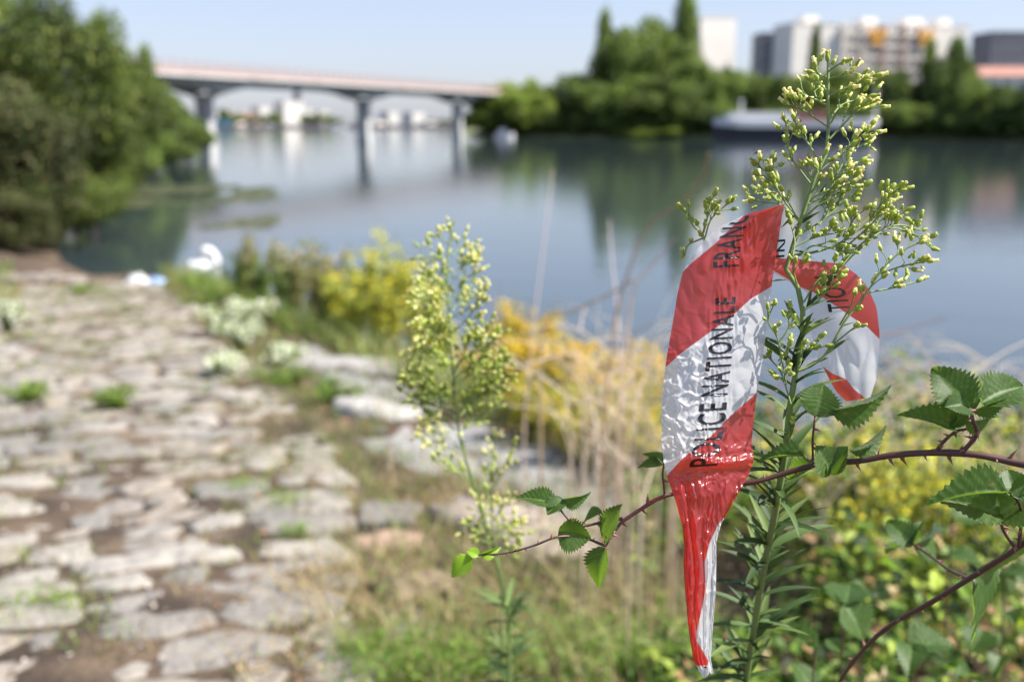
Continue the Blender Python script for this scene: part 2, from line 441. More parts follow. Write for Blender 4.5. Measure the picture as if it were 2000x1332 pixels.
def tree(name, x, y, z, rad, h, kind, label, cat='tree', group=None, lift=.0, rz=None):
    t = thing(name, (x,y,z), label, cat, group, random.uniform(0,6.28) if rz is None else rz)
    o = bpy.data.objects.new('crown', CR[kind]); link(o, t); o.scale = (rad, rad, (h-lift*h)/2); o.location = (0,0,lift*h)
    o = bpy.data.objects.new('trunk', TRK[random.randrange(3)]); link(o, t); o.scale = (min(rad,3), min(rad,3), h/2)
    return t
def tree_px(name, px, top, d, wpx, kind, label, base=0.2, **k):
    X = (px-1000)/F_PX*.965
    x = X*d; yv = d
    h = 3 + (240-top)/F_PX*d*.96 - base
    return tree(name, x, yv, base, wpx/2/F_PX*d*1.16, h*1.1, kind, label, **k)
gl = 'trees and shrubs along the left bank'
tree_px('willow_tree', 62, -50, 27, 350, 'near_a', 'big dark bushy tree filling the left edge above the still water', group=gl)
tree_px('willow_shrub', -10, 150, 23.5, 300, 'near_c', 'brownish green bush low at the left edge, its foot in the water', group=gl)
tree_px('willow_shrub', 150, 230, 28.5, 210, 'near_b', 'rounded mid green bush overhanging the water at the left bank', group=gl)
tree_px('bank_tree', 165, 28, 38, 220, 'near_b', 'lighter green tree just behind the big left edge tree', group=gl)
tree_px('bank_tree', 215, 110, 46, 180, 'near_a', 'dark green tree whose low boughs reach over the pale strip of bank', group=gl)
tree_px('cypress_tree', 200, 66, 50, 110, 'spike_b', 'thin pointed tree top rising behind the left tree mass', group=gl)
tree_px('bank_tree', 262, 140, 62, 150, 'mid_b', 'green tree just left of the bridge end', group=gl)
tree_px('cypress_tree', 284, 118, 66, 75, 'spike_b', 'small pointed tree standing at the left end of the bridge deck', group=gl)
tree_px('bank_tree', 318, 205, 80, 120, 'mid_d', 'dark low tree under the left end of the bridge', group=gl)
tree_px('bank_shrub', 352, 225, 98, 95, 'mid_b', 'low green shrub beside the first bridge pier', group=gl)
tree_px('bank_shrub', 285, 255, 58, 120, 'mid_a', 'dark shrub leaning over the water before the bridge', group=gl)
tree_px('willow_shrub', 120, 330, 26, 170, 'near_a', 'low dark bush overhanging the water nearest the paving', group=gl)
tree_px('willow_shrub', 45, 330, 24, 240, 'near_a', 'low brown green bush between the water and the start of the paving', group=gl)
tree_px('bank_shrub', 330, 235, 70, 130, 'mid_a', 'green shrub just left of the first pier at the water', group=gl)
tree_px('bank_shrub', 235, 262, 45, 100, 'mid_a', 'dark shrub hanging over the bare patch of bank', group=gl)
tree_px('bank_tree', 225, 130, 90, 200, 'mid_d', 'distant dark tree behind the left tree mass', group=gl)
tree_px('bank_shrub', -20, 370, 21.5, 200, 'near_c', 'low shrub at the water edge in the left corner of the bank', group=gl)
gr = 'trees along the far right bank'
def shore_d(px):
    P = smooth_path(SH, 200); X = P[:,0]/P[:,1]*F_PX+1000
    return float(np.interp(px, X, P[:,1]))
rt = [('bright green rounded tree where the bridge meets the right bank','maple_tree',972,164,145,'mid_y',-2),
('mid green tree second from the bridge end','maple_tree',1050,158,95,'mid_y',3),
('pale silvery tree behind the stone landing','silver_tree',1118,165,70,'mid_s',6),
('rounded green tree left of the pointed poplar','bank_tree',1130,140,130,'mid_b',10),
('short pointed poplar left of the tall grove','poplar_tree',1180,50,66,'spike_b',18),
('broad bright green tree at the front of the grove','bank_tree',1225,48,150,'mid_b',12),
('leafy tree in the middle of the grove','bank_tree',1285,48,150,'mid_a',16),
('tallest dark pointed tree beside the white tower','cypress_tree',1337,12,92,'spike_b',20),
('dark rounded tree below the white tower','bank_tree',1362,120,120,'mid_a',8),
('low green tree left of the barge bow','bank_tree',1310,150,140,'mid_b',4),
('dense tree in the middle below the grove','bank_tree',1235,150,150,'mid_a',4),
('small green tree at the foot of the poplar','bank_tree',1165,165,110,'mid_a',4),
('green tree behind the front of the barge','bank_tree',1430,130,130,'mid_b',14),
('mid green tree right of the white tower','bank_tree',1490,145,120,'mid_b',14),
('narrow pointed tree in front of the white end wall','cypress_tree',1590,78,46,'spike',24),
('green tree behind the main flower stem','bank_tree',1560,142,120,'mid_b',10),
('rounded tree behind the middle of the barge','bank_tree',1640,138,120,'mid_a',12),
('low broad tree under the orange awnings','bank_tree',1715,132,120,'mid_b',14),
('dark tree behind the barge stern','bank_tree',1770,140,100,'mid_d',10),
('tall dark green tree in front of the apartment block','oak_tree',1850,82,105,'mid_d',12),
('narrow upright tree touching the tall dark tree','poplar_tree',1815,100,60,'spike_b',14),
('low dark tree left of the red roof','bank_tree',1905,150,90,'mid_a',5),
('broad dark tree below the red roof','bank_tree',1950,165,120,'mid_b',5),
('dark tree at the right edge of the view','bank_tree',2010,150,120,'mid_d',5)]
for lab,nm,px,top,wp,kd_,off in rt:
    d = shore_d(px)+off
    tree_px(nm, px, top, d, wp, kd_, lab, base=.8, group=gr)
shr = 0
ORD = 'first second third fourth fifth sixth seventh eighth ninth tenth eleventh twelfth thirteenth fourteenth fifteenth sixteenth seventeenth eighteenth nineteenth twentieth twenty-first twenty-second twenty-third twenty-fourth twenty-fifth twenty-sixth twenty-seventh twenty-eighth twenty-ninth thirtieth thirty-first'.split()
for px in range(955, 2060, 38):
    d = shore_d(px)+2.5; px_ = px+random.uniform(-8,8); shr += 1
    tree_px('waterside_shrub', px_, random.uniform(198,222), d, random.uniform(70,95), 'mid_y' if px < 1100 else random.choice(['mid_a','mid_d','mid_b']),
        ORD[shr-1]+' waterside shrub along the far bank, counting from the bridge', base=.3, cat='shrub', group='dark waterside shrubs along the far bank')
for px, lab in ((1240,'sunlit low bush at the water left of the barge'),(1285,'yellow green low bush in the gap under the grove')):
    tree_px('waterside_shrub', px, 247, shore_d(px)-1, 90, 'mid_y', lab, base=-.1, cat='shrub')

# ------------------------------------------------------------------ bridge
def bridge():
    t = thing('road_bridge', (0,0,0), 'long grey concrete road bridge on slim piers with a reddish railing', 'bridge')
    O = np.array([-36.1,120.]); U = np.array([.311,.95]); U = U/np.linalg.norm(U); Np = np.array([U[1],-U[0]])  # towards camera side
    halfw = 5.0; piers = [-41, 0, 41.5, 82, 123]
    def ztop(s): return 8.75 + .0075*s
    def zbot(s):
        s = np.asarray(s,float); dmin = np.min(np.abs(s[...,None]-np.array(piers+[-82,164])), -1)
        return ztop(s) - 1.45 - 1.05*np.clip(1-dmin/12,0,1)**2.6
    S = np.linspace(-75, 150, 220)
    def prism(name, sec, m):   # sec(s) -> list of (n, z)
        mb = MB(); rows = []
        for s in S:
            c = O+U*s
            rows.append([[*(c+Np*n), z] for n, z in sec(s)])
        V = np.array(rows); k = V.shape[1]; i = np.arange(len(S)-1)[:,None]*k; j = np.arange(k)[None,:]; j2 = (j+1)%k
        F = np.stack([i+j, i+k+j, i+k+j2, i+j2], -1).reshape(-1,4); mb.add(V.reshape(-1,3), F)
        mb.add(V[0], [[0,1,2,3]]); mb.add(V[-1], [[3,2,1,0]])
        return mb.obj(name, m, t)
    prism('deck', lambda s: [(halfw,ztop(s)-.50),(halfw,ztop(s)-.85),(-halfw,ztop(s)-.85),(-halfw,ztop(s)-.50)], M['concrete'])
    for sg in (1,-1):
        prism('girder', lambda s: [(sg*2.0+1.0,ztop(s)-.86),(sg*2.0+.8,float(zbot(s))),(sg*2.0-.8,float(zbot(s))),(sg*2.0-1.0,ztop(s)-.86)], M['concrete'])
    for sg in (1,-1):
        prism('parapet', lambda s: [(sg*(halfw-.1)+.12,ztop(s)+.05),(sg*(halfw-.1)+.12,ztop(s)-.498),(sg*(halfw-.1)-.12,ztop(s)-.498),(sg*(halfw-.1)-.12,ztop(s)+.05)], M['parapet'])
        mb = MB()
        for s in np.arange(-70,150,2.0):
            c = O+U*s+Np*sg*(halfw-.1); box(mb, (*c, ztop(s)+.38), (.14,.14,.66), math.atan2(U[1],U[0]))
        mb.obj('railing_posts', M['parapet'], t)['kind'] = 'stuff'
        prism('handrail', lambda s: [(sg*(halfw-.1)+.06,ztop(s)+.78),(sg*(halfw-.1)+.06,ztop(s)+.68),(sg*(halfw-.1)-.06,ztop(s)+.68),(sg*(halfw-.1)-.06,ztop(s)+.78)], M['parapet'])
    for s in piers:
        mb = MB(); c = O+U*s; zb = float(zbot(np.array(s)))
        secs = [(-1.5,1.0,.75),(.9,1.0,.75),(.9,.85,.65),(zb-.7,.85,.62),(zb-.3,1.1,.7),(zb+.01,2.0,.85)]
        rows = [[[*(c+Np*a+U*b), z] for a,b in ((wn,ws),(-wn,ws),(-wn,-ws),(wn,-ws))] for z,wn,ws in secs]
        V = np.array(rows).reshape(-1,3)
        F = [[k*4+j, k*4+(j+1)%4, k*4+4+(j+1)%4, k*4+4+j] for k in range(len(secs)-1) for j in range(4)]
        mb.add(V, F); mb.obj('pier', M['concrete'], t)
    # lamp posts on the deck
bridge()

# ------------------------------------------------------------------ buildings
def building(name, px0, px1, top, d, base, depth, wallm, label, floors=8, bays=10, rz=0., roof=None, win=(0.,1.), balc=False, cat='building', group=None, winm=None):
    x0 = (px0-1000)/F_PX*d*.965; x1 = (px1-1000)/F_PX*d*.965; wd = x1-x0
    H = 3+(240-top)/F_PX*d*.955 - base; cx = (x0+x1)/2
    t = thing(name, (cx, d, base), label, cat, group, rz)
    mb = MB(); box(mb, (0, depth/2, H/2), (wd, depth, H)); mb.obj('wall', wallm, t)
    mb = MB()
    if roof == 'tile':
        v = [[-wd/2-.5,-.6,H],[wd/2+.5,-.6,H],[wd/2+.5,depth+.6,H],[-wd/2-.5,depth+.6,H],[-wd/2+1,depth/2,H+2.6],[wd/2-1,depth/2,H+2.6]]
        v = [[a,b,c+.01] for a,b,c in v]
        mb.add(v, [[0,1,5,4],[2,3,4,5],[3,2,1,0]]); mb.add(v, [[1,2,5],[3,0,4]]); mb.obj('roof', M['red_roof'], t)
    else:
        box(mb, (0, depth/2, H+.22), (wd+.3, depth+.3, .4)); mb.obj('roof', wallm, t)
    if floors:
        fh = H/floors; bw = (win[1]-win[0])*wd/bays; wm = MB(); box(wm, (0,0,0), (bw*.62, .12, fh*.52)); wme = wm.mesh('window', winm or M['glass'])
        for f in range(floors):
            for b in range(bays):
                o = bpy.data.objects.new('window', wme); link(o, t)
                o.location = (-wd/2+win[0]*wd+(b+.5)*bw, -.01, (f+.52)*fh)
            if balc and f and f % 1 == 0:
                m2 = MB(); box(m2, (-wd/2+(win[0]+win[1])/2*wd, -.65, f*fh+.55), ((win[1]-win[0])*wd-.2, 1.2, 1.05)); m2.obj('balcony', M['beige_wall'], t)
    if balc:
        for b in range(0, bays+1, 3):
            m2 = MB(); box(m2, (-wd/2+win[0]*wd+b*bw, -.75, H/2), (.9, 1.5, H-.3)); m2.obj('partition', M['brown_panel'] if b in (6,9) else M['beige_wall'], t)
    return t, wd, H
building('tower_block', 1362, 1438, 40, 330, 4, 12, M['white_wall'], 'plain white tower block rising behind the grove', floors=0, rz=.3)
t, wd, H = building('apartment_block', 1532, 1905, 54, 310, 5, 13, M['white_wall'], 'long white apartment block with balconies and two orange awnings', floors=8, bays=14, win=(.27,.80), balc=True, rz=.2)
for fx in (.455,.735):
    mb = MB(); box(mb, (-wd/2+fx*wd, -1.35, H*.90), (5.2, 1.6, 1.4)); box(mb, (-wd/2+fx*wd, -1.2, H*.81), (3.4,1.2,1.2))
    mb.obj('awning', M['orange'], t)
for fx,s in ((.13,5),(.46,4.5),(.72,6),(.9,4)):
    mb = MB(); box(mb, (-wd/2+fx*wd, 6, H+1.4), (s,5,2.2)); mb.obj('roof_house', M['white_wall'], t)
building('shaded_wing', 1484, 1531, 70, 318, 5, 12, M['grey_wall'], 'wing with its shade painted in dark grey at the left end of the apartment block', floors=6, bays=3, rz=.0)  # end wall turned from the sun; its shade is put into the grey wall colour
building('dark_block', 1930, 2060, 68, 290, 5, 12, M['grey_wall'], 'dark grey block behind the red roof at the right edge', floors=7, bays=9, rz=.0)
building('tiled_house', 1905, 2040, 150, 262, 3, 10, M['white_wall'], 'pale house with a red tiled roof at the right edge', floors=2, bays=5, roof='tile')
building('tiled_house', 1640, 1690, 165, 240, 3, 8, M['beige_wall'], 'small beige house half hidden by trees below the apartment block', floors=0, roof='tile')
# far city across the river bend
for i,(a,b,top,d,mk,lab,fl,rf) in enumerate([
 (548,592,196,650,'white_wall','bright white waterfront building with a dark tower behind it, seen under the bridge',3,None),
 (425,505,226,640,'beige_wall','low waterside building with a wide red roof beside the first bridge pier',1,'tile'),
 (400,424,222,630,'white_wall','white house close to the right side of the first pier',2,None),
 (502,522,206,680,'white_wall','slim white block left of the bright waterfront building',3,None),
 (590,612,212,700,'white_wall','white block just right of the bright waterfront building',3,None),
 (620,640,214,700,'white_wall','white block above the hedge in the middle span',3,None),
 (648,672,240,620,'white_wall','small white waterside house left of the second pier',1,None),
 (706,726,232,660,'white_wall','small white house right of the second pier',1,None),
 (754,778,216,800,'white_wall','slim white tower in the third span',5,None),
 (800,830,217,780,'white_wall','wider white tower in the third span',5,None),
 (850,880,230,700,'white_wall','low white house left of the third pier',1,None),
 (910,940,236,600,'white_wall','low white boathouse between the third pier and the green trees',1,None),
 (730,752,234,690,'beige_wall','low beige house left of the slim white tower',1,None),
 (832,850,236,690,'beige_wall','low beige house right of the wider white tower',1,None)]):
    building('city_building', a, b, top+4, d, 1.7, 12, M['far_white' if mk == 'white_wall' else mk], lab, floors=0, bays=3, roof=rf, group='far buildings across the river bend', rz=.75)
mb = MB(); box(mb, (0,0,11), (5,5,22)); t = thing('dark_tower', ((578-1000)/F_PX*760*.965, 760, 3), 'dark slim tower hanging above the bright white waterfront building', 'tower')
box(mb, (0,0,23), (4,4,2.5)); mb.obj('shaft', M['grey_wall'], t); t.scale = (1,1,1.05)
mb = MB(); box(mb, (0,0,1.5), (17,6,3)); t = thing('blue_shed', ((440-1000)/F_PX*598, 598, 1.7), 'blue shed on the far embankment beside the first pier', 'shed'); mb.obj('wall', M['blue'], t)
mb = MB(); box(mb, (0,0,3.15), (17.6,6.6,.25)); mb.obj('roof', M['blue'], t)
for i,(px,top,wp) in enumerate([(432,212,26),(456,222,30),(482,226,34),(512,224,36),(533,220,28),(592,224,26),(610,226,32),(634,224,28),(655,232,22),(865,232,24),(880,236,22),(905,226,44),(930,222,40)]):
    tree_px('city_tree', px, top, 600, wp, ['mid_b','mid_y','mid_a'][i%3], ORD[i]+' small far tree seen under the bridge, counting from the first pier', base=1.7, group='small far trees on the embankment')

# ------------------------------------------------------------------ boats
def barge():
    d = 186.; x0 = (1398-1000)/F_PX*d*.965; x1 = (1722-1000)/F_PX*d*.965; Lh = x1-x0
    t = thing('river_barge', (x0, d, 0), 'long moored barge with a black hull, white bulwark and small red wheelhouse', 'barge', rz=-.02)
    xs_ = np.linspace(0, Lh, 26)
    def half(u): return 2.5*np.clip(np.minimum((u/.12)**.5, ((1-u)/.06)**.5), 0.02, 1)
    def hull(name, z0f, z1f, m, sc0=1., sc1=1.):
        mb = MB(); rows = []
        for x in xs_:
            u = x/Lh; h = float(half(u)); rows.append([[x,-h*sc0,z0f(u)],[x,-h*sc1,z1f(u)],[x,h*sc1,z1f(u)],[x,h*sc0,z0f(u)]])
        V = np.array(rows); k = 4; i = np.arange(len(xs_)-1)[:,None]*k; j = np.arange(k)[None,:]; j2=(j+1)%k
        mb.add(V.reshape(-1,3), np.stack([i+j, i+k+j, i+k+j2, i+j2],-1).reshape(-1,4)); mb.add(V[0],[[0,3,2,1]]); mb.add(V[-1],[[0,1,2,3]])
        return mb.obj(name, m, t)
    sheer = lambda u: .5*max(0,(.25-u)/.25)**2 + .4*max(0,(u-.85)/.15)**2
    hull('hull', lambda u: -.6, lambda u: 2.2+sheer(u), M['hull'], .85, 1.)
    hull('bulwark', lambda u: 2.202+sheer(u), lambda u: 3.4+sheer(u), M['boat_white'], 1.02, 1.04)
    mb = MB(); box(mb, (Lh*.28, 0, 3.8), (Lh*.40, 4.2, 1.7)); box(mb, (Lh*.28,0,4.73), (Lh*.34,3.0,.14)); mb.obj('hold_cover', M['boat_white'], t)
    mb = MB(); box(mb, (Lh*.57, 0, 4.0), (5.6, 3.4, 2.5)); box(mb, (Lh*.57,0,5.32), (6.2,4.0,.15)); wl = mb.obj('wheelhouse', M['boat_red'], t)
    for k in range(3):
        mb = MB(); box(mb, (Lh*.57-1.7+1.7*k, -1.72, 4.5), (1.1,.08,.8)); mb.obj('window', M['glass'], wl)
    mb = MB(); box(mb, (Lh*.82,0,3.2), (6.5,3.6,.9)); mb.obj('stern_cabin', M['boat_white'], t)
    for fx, h in ((.165,4.6),(.975,6.6)):
        mb = MB(); tube(mb, [[Lh*fx,0,2.5],[Lh*fx,0,2.5+h]], [.26,.2], 8); box(mb,(Lh*fx,0,2.5+h*.93),(1.2,.2,.2)); mb.obj('mast', M['boat_white'], t)
barge()
def small_boat(px, d, L_, label):
    t = thing('motor_boat', ((px-1000)/F_PX*d*.965, d, 0), label, 'boat', 'small white boats by the far bank', .15)
    mb = MB(); us = np.linspace(0,1,9); rows = []
    for u in us:
        h = L_*.16*max(.05, min(1,(1-u)*2.2)**.6); rows.append([[(u-.5)*L_,-h*.7,-.2],[(u-.5)*L_,-h,.75+.3*u],[(u-.5)*L_,h,.75+.3*u],[(u-.5)*L_,h*.7,-.2]])
    V = np.array(rows); i = np.arange(8)[:,None]*4; j=np.arange(4)[None,:]; j2=(j+1)%4
    mb.add(V.reshape(-1,3), np.stack([i+j,i+4+j,i+4+j2,i+j2],-1).reshape(-1,4)); mb.add(V[0],[[0,3,2,1]]); mb.obj('hull', M['boat_white'], t)
    mb = MB(); box(mb,(-L_*.1,0,1.35),(L_*.4,L_*.2,1.0)); mb.obj('cabin', M['boat_white'], t)
small_boat(985, 203, 4, 'white motor boat moored below the bright green trees')
small_boat(922, 300, 7, 'white boat by the bank between the third pier and the trees')
small_boat(655, 470, 8, 'small white boat on open water left of the second pier')
# floating weed on the water, left
mb = MB(); n = 3400
X = rng.uniform(-13.5,-7.0,n); Y = rng.uniform(29,50,n); X = X*Y/28*.95
k = np.array([mnoise.noise(Vector((x*.22,y*.10,1.0))) for x,y in zip(X,Y)]) > .02
X, Y = X[k], Y[k]; n = len(X); P = np.stack([X,Y,np.full(n,.01)],1)
d_ = rnd(n); d_[:,2] = 0; leaves(mb, P, d_, np.tile([0,0,1.],(n,1)), .5, .35, palette(n, [(.12,.13,.06),(.16,.165,.08),(.08,.1,.05)]), fold=.02)
tag(mb.obj('floating_weed', M['foliage']), 'pale green waterweed floating in front of the left bank', 'waterweed', kind='stuff')

# ------------------------------------------------------------------ swan
def swan():
    g = onground(400, 546)
    t = thing('swan', (g[0], g[1], g[2]), 'white swan resting at the water edge with its neck curled back', 'swan', rz=.2)
    verts = [(-.30,0,.20,.05),(-.22,0,.17,.13),(-.08,0,.17,.19),(.08,0,.17,.19),(.20,-.01,.20,.13),(.26,-.02,.31,.07),(.25,-.03,.43,.055),(.19,-.05,.54,.05),
             (.11,-.08,.60,.052),(.05,-.10,.57,.06),(.01,-.12,.52,.05)]
    bm = bpy.data.meshes.new('body'); bm.from_pydata([v[:3] for v in verts], [(i,i+1) for i in range(len(verts)-1)], [])
    o = bpy.data.objects.new('body', bm); link(o, t); o.data.materials.append(M['swan'])
    sk = o.modifiers.new('skin','SKIN')
    for i, v in enumerate(verts): o.data.skin_vertices[0].data[i].radius = (v[3]*(1.0 if i < 5 else 1.5), v[3]*(1.0 if i < 5 else 1.5))
    o.data.skin_vertices[0].data[2].use_root = True
    ss = o.modifiers.new('sub','SUBSURF'); ss.levels = ss.render_levels = 2
    for s in (-1,1):
        mb = MB(); n=7; P = smooth_path([[.14,s*.15,.24],[-.05,s*.19,.27],[-.25,s*.12,.26],[-.38,s*.04,.25]],n)
        tube(mb, P, [.05,.09,.10,.085,.06,.035,.01], 8); mb.obj('wing', M['swan'], t, True)
    mb = MB(); tube(mb, [[.005,-.13,.52],[-.03,-.15,.47],[-.05,-.165,.43]], [.026,.02,.008], 8); mb.obj('bill', M['bill'], t, True)
    mb = MB(); tube(mb, [[.02,-.125,.53],[-.0,-.14,.505]], [.03,.02], 8); mb.obj('face_patch', M['black'], t, True)
    t.scale = (1.02,1.02,1.1)
swan()
for px,py,s,mk,lab in ((268,553,.36,'plastic','crumpled white plastic bag at the end of the paving'),(305,552,.24,'plastic_blue','crumpled pale blue plastic piece beside the white bag')):
    g = onground(px,py); n = 12; u = np.linspace(-1,1,n); X,Y = np.meshgrid(u,u)
    Z = .35*(1-X**2)*(1-Y**2)+rng.normal(size=X.shape)*.12*(1-X**2)*(1-Y**2); V = np.stack([X*s*.6,Y*s*.5,np.abs(Z)*s],-1).reshape(-1,3)
    V += rng.normal(size=V.shape)*.01; i = (np.arange(n-1)[:,None]*n+np.arange(n-1)[None,:]).ravel()
    mb = MB(); mb.add(V, np.stack([i,i+1,i+n+1,i+n],1)); tag(mb.obj('plastic_litter', M[mk], loc=(g[0],g[1],g[2]+.01)), lab, 'litter')

#@@VEG@@
# ================================================================== VEGETATION
GREENS = [(.12,.2,.035),(.2,.3,.06),(.08,.135,.028),(.3,.36,.09)]
STRAW = [(.38,.30,.15),(.52,.43,.25),(.30,.22,.11),(.2,.14,.075)]
def scatter(n, x0, x1, y0, y1, keep):
    X = rng.uniform(x0,x1,n); Y = y0+(y1-y0)*rng.random(n)**1.4
    k = keep(X,Y); X,Y = X[k],Y[k]
    return X, Y, ground_z(X,Y)
def nz2(X, Y, s, seed=0.): return np.array([mnoise.noise(Vector((x*s,y*s,seed))) for x,y in zip(X,Y)])
# short grass in the joints and on the verge
def k1(X,Y):
    pr = path_right(Y); e = edge_x(Y)
    a = (X > -.56*Y-.5) & (X < e-.05) & (X < .56*Y+.5)
    n = nz2(X,Y,1.1,3.); on = X < pr
    return a & (np.where(on, (n > .12) | ((nz2(X,Y,3.,9.) > .2)), n > -.3))
X,Y,Z = scatter(120000,-10,2.5,1.7,17,k1); n = len(X); sc_ = 1+.06*Y
mb = MB(); gcol = palette(n, GREENS+STRAW[2:], [.2,.2,.15,.03,.25,.17])
blades(mb, np.stack([X,Y,Z-.01],1), rng.uniform(.03,.10,n)*sc_*np.where(X<path_right(Y),.7,1.2), .0045*sc_, rnd(n)*[.7,.7,0], gcol)
tag(mb.obj('short_grass', M['blade']), 'short patchy grass between and beside the paving stones', kind='stuff')
# longer green and straw grass on the verge and the bank
def k2(X,Y):
    e = edge_x(Y); v = (X-e)*.894
    return (X < .56*Y+.6) & (X > -.56*Y-.3) & (((v > .02) & (v < 2.3)) | ((v > -.9+.06*Y) & (v <= .02) & (nz2(X,Y,1.3,5.) > .26) & (Y < 9)) | ((X < -.52*Y+.3) & (Y > 12) & (Y < 19)))
X,Y,Z = scatter(120000,-11,9,1.5,19,k2); n = len(X)
dry = nz2(X,Y,.8,8.)+rng.normal(size=n)*.25 > np.where(X>edge_x(Y),.3,.0)
cg = palette(n, GREENS, [.35,.3,.2,.15]); cs_ = palette(n, STRAW, [.35,.3,.2,.15]); col = np.where(dry[:,None], cs_, cg)
mb = MB(); onv = (X-edge_x(Y)) > 0
blades(mb, np.stack([X,Y,Z-.02],1), rng.uniform(.12,.5,n)*np.where(onv,1.1,.4), .005+.0006*Y, rnd(n)*[.7,.7,0], col, seg=4)
tag(mb.obj('long_grass', M['blade']), 'tangled green and straw coloured long grass on the bank', kind='stuff')
# tall dry reeds on the bank, the thick tangle behind the tape
X = rng.uniform(-1.5,6.5,9000); Y = rng.uniform(2.6,9,9000); v = (X-edge_x(Y))*.894
k = (v > .15) & (v < 2.1) & (X < .56*Y+.3) & (nz2(X,Y,1.5,12.) > -.2); X,Y = X[k],Y[k]; n = len(X); mb = MB()
blades(mb, np.stack([X,Y,ground_z(X,Y)-.02],1), rng.uniform(.25,.7,n), .003+.0005*Y, rnd(n)*[1.7,1.7,0], palette(n, [(.62,.5,.34),(.7,.58,.42),(.5,.38,.25),(.62,.46,.4),(.35,.4,.12)], [.3,.25,.15,.12,.18]), seg=5)
tag(mb.obj('tall_dry_grass', M['blade']), 'tall straw coloured dry grass tangled on the bank behind the tape', kind='stuff')
# dry arching grass in front
mb = MB()
for (px,py,nn,sp,h) in [(700,1190,260,.22,.22),(900,1200,320,.3,.30),(1060,1150,300,.3,.30),(1200,1250,260,.25,.3),(820,1000,200,.3,.25),(660,1150,160,.12,.2),(1300,1150,220,.35,.35),(1000,1290,220,.25,.25),(780,1290,160,.2,.18),(950,950,160,.35,.25)]:
    nn = int(nn*.6); g = onground(px,py); X = rng.normal(g[0],sp,nn); Y = rng.normal(g[1],sp,nn)
    blades(mb, np.stack([X,Y,ground_z(X,Y)-.01],1), rng.uniform(.4,1,nn)*h, .0045, rnd(nn)*[1.3,1.3,0], palette(nn,STRAW,[.3,.3,.2,.2]), seg=5)
tag(mb.obj('dry_grass', M['blade']), 'wispy pale dry grass arching beside the paving', kind='stuff')
# fallen leaves, twigs and crumbs on the soil
def k3(X,Y): return (X < edge_x(Y)) & (X > path_right(Y)-.5) & (X < .56*Y+.4)
X,Y,Z = scatter(5200,-7,2,1.7,12,k3); n = len(X)
mb = MB(); d_ = rnd(n); d_[:,2]*=.2; leaves(mb, np.stack([X,Y,Z+.012],1), d_, unit(rnd(n)*.5+[0,0,1]), rng.uniform(.015,.045,n), .02, palette(n,[(.45,.24,.12),(.5,.36,.22),(.3,.17,.09),(.55,.47,.36)],[.25,.3,.3,.15]))
tag(mb.obj('leaf_litter', M['foliage']), 'brown fallen leaves scattered on the soil verge', kind='stuff')
mb = MB()
X,Y,Z = scatter(9000,-9,2.2,1.8,14,lambda X,Y:(X<edge_x(Y))&(X>-.56*Y-.3)); n=len(X)
d_ = rnd(n); leaves(mb, np.stack([X,Y,Z+.004],1), d_, unit(rnd(n)*.6+[0,0,1]), rng.uniform(.01,.035,n), .018, palette(n,[(.42,.36,.3),(.25,.18,.12),(.5,.45,.4),(.15,.1,.07)]))
tag(mb.obj('gravel', M['stone']), 'small gravel crumbs and debris lying in the joints', kind='stuff')
# undergrowth of bramble and weeds in front at the right
def under(n, cond, hfun, size, cols, wts, name, lab, mseed):
    X = rng.uniform(-.6,4.2,n); Y = 1.25+ (6.2-1.25)*rng.random(n)**1.3
    k = cond(X,Y) & (nz2(X,Y,2.2,mseed) > -.10); X,Y = X[k],Y[k]; Z = np.maximum(ground_z(X,Y), .9)
    h = hfun(X,Y)*(.05+1.6*np.clip(nz2(X,Y,2.4,mseed+4)+.5,0,1)); m = len(X)
    P = np.stack([X,Y,Z+h*rng.random(m)**.45],1)
    nr = unit(rnd(m)*.75+[.15,-.1,.9]); dd = unit(np.cross(nr, rnd(m)))
    L_ = rng.uniform(.6,1.3,m)*size*(1+.1*Y)
    mb = MB(); leaves(mb, P, dd, nr, L_, L_*rng.uniform(.45,.75,m), palette(m, cols, wts), fold=.2)
    return tag(mb.obj(name, M['foliage']), lab, kind='stuff')
def sideways(X,Y): return X/np.maximum(Y,.5)
under(64000, lambda X,Y: (sideways(X,Y) > .20-.02*Y) & (sideways(X,Y) < .62), lambda X,Y: .10+.42*np.clip((sideways(X,Y)-.12)/.35,0,1), .040,
    [(.07,.13,.022),(.14,.23,.035),(.30,.38,.06),(.025,.05,.012),(.36,.22,.11),(.45,.36,.2)], [.25,.27,.2,.14,.07,.07], 'undergrowth', 'dense low bramble and weed leaves on the bank at the lower right', 2.)
under(6000, lambda X,Y: (sideways(X,Y) < .25) & (sideways(X,Y) > -.24) & (Y<3.4) & (X > path_right(Y)+.1), lambda X,Y: .05+.0*X, .022,
    [(.08,.15,.03),(.14,.22,.05),(.05,.09,.02),(.3,.2,.1)], [.35,.3,.2,.15], 'ground_cover', 'low green weeds at the front edge of the verge', 6.)
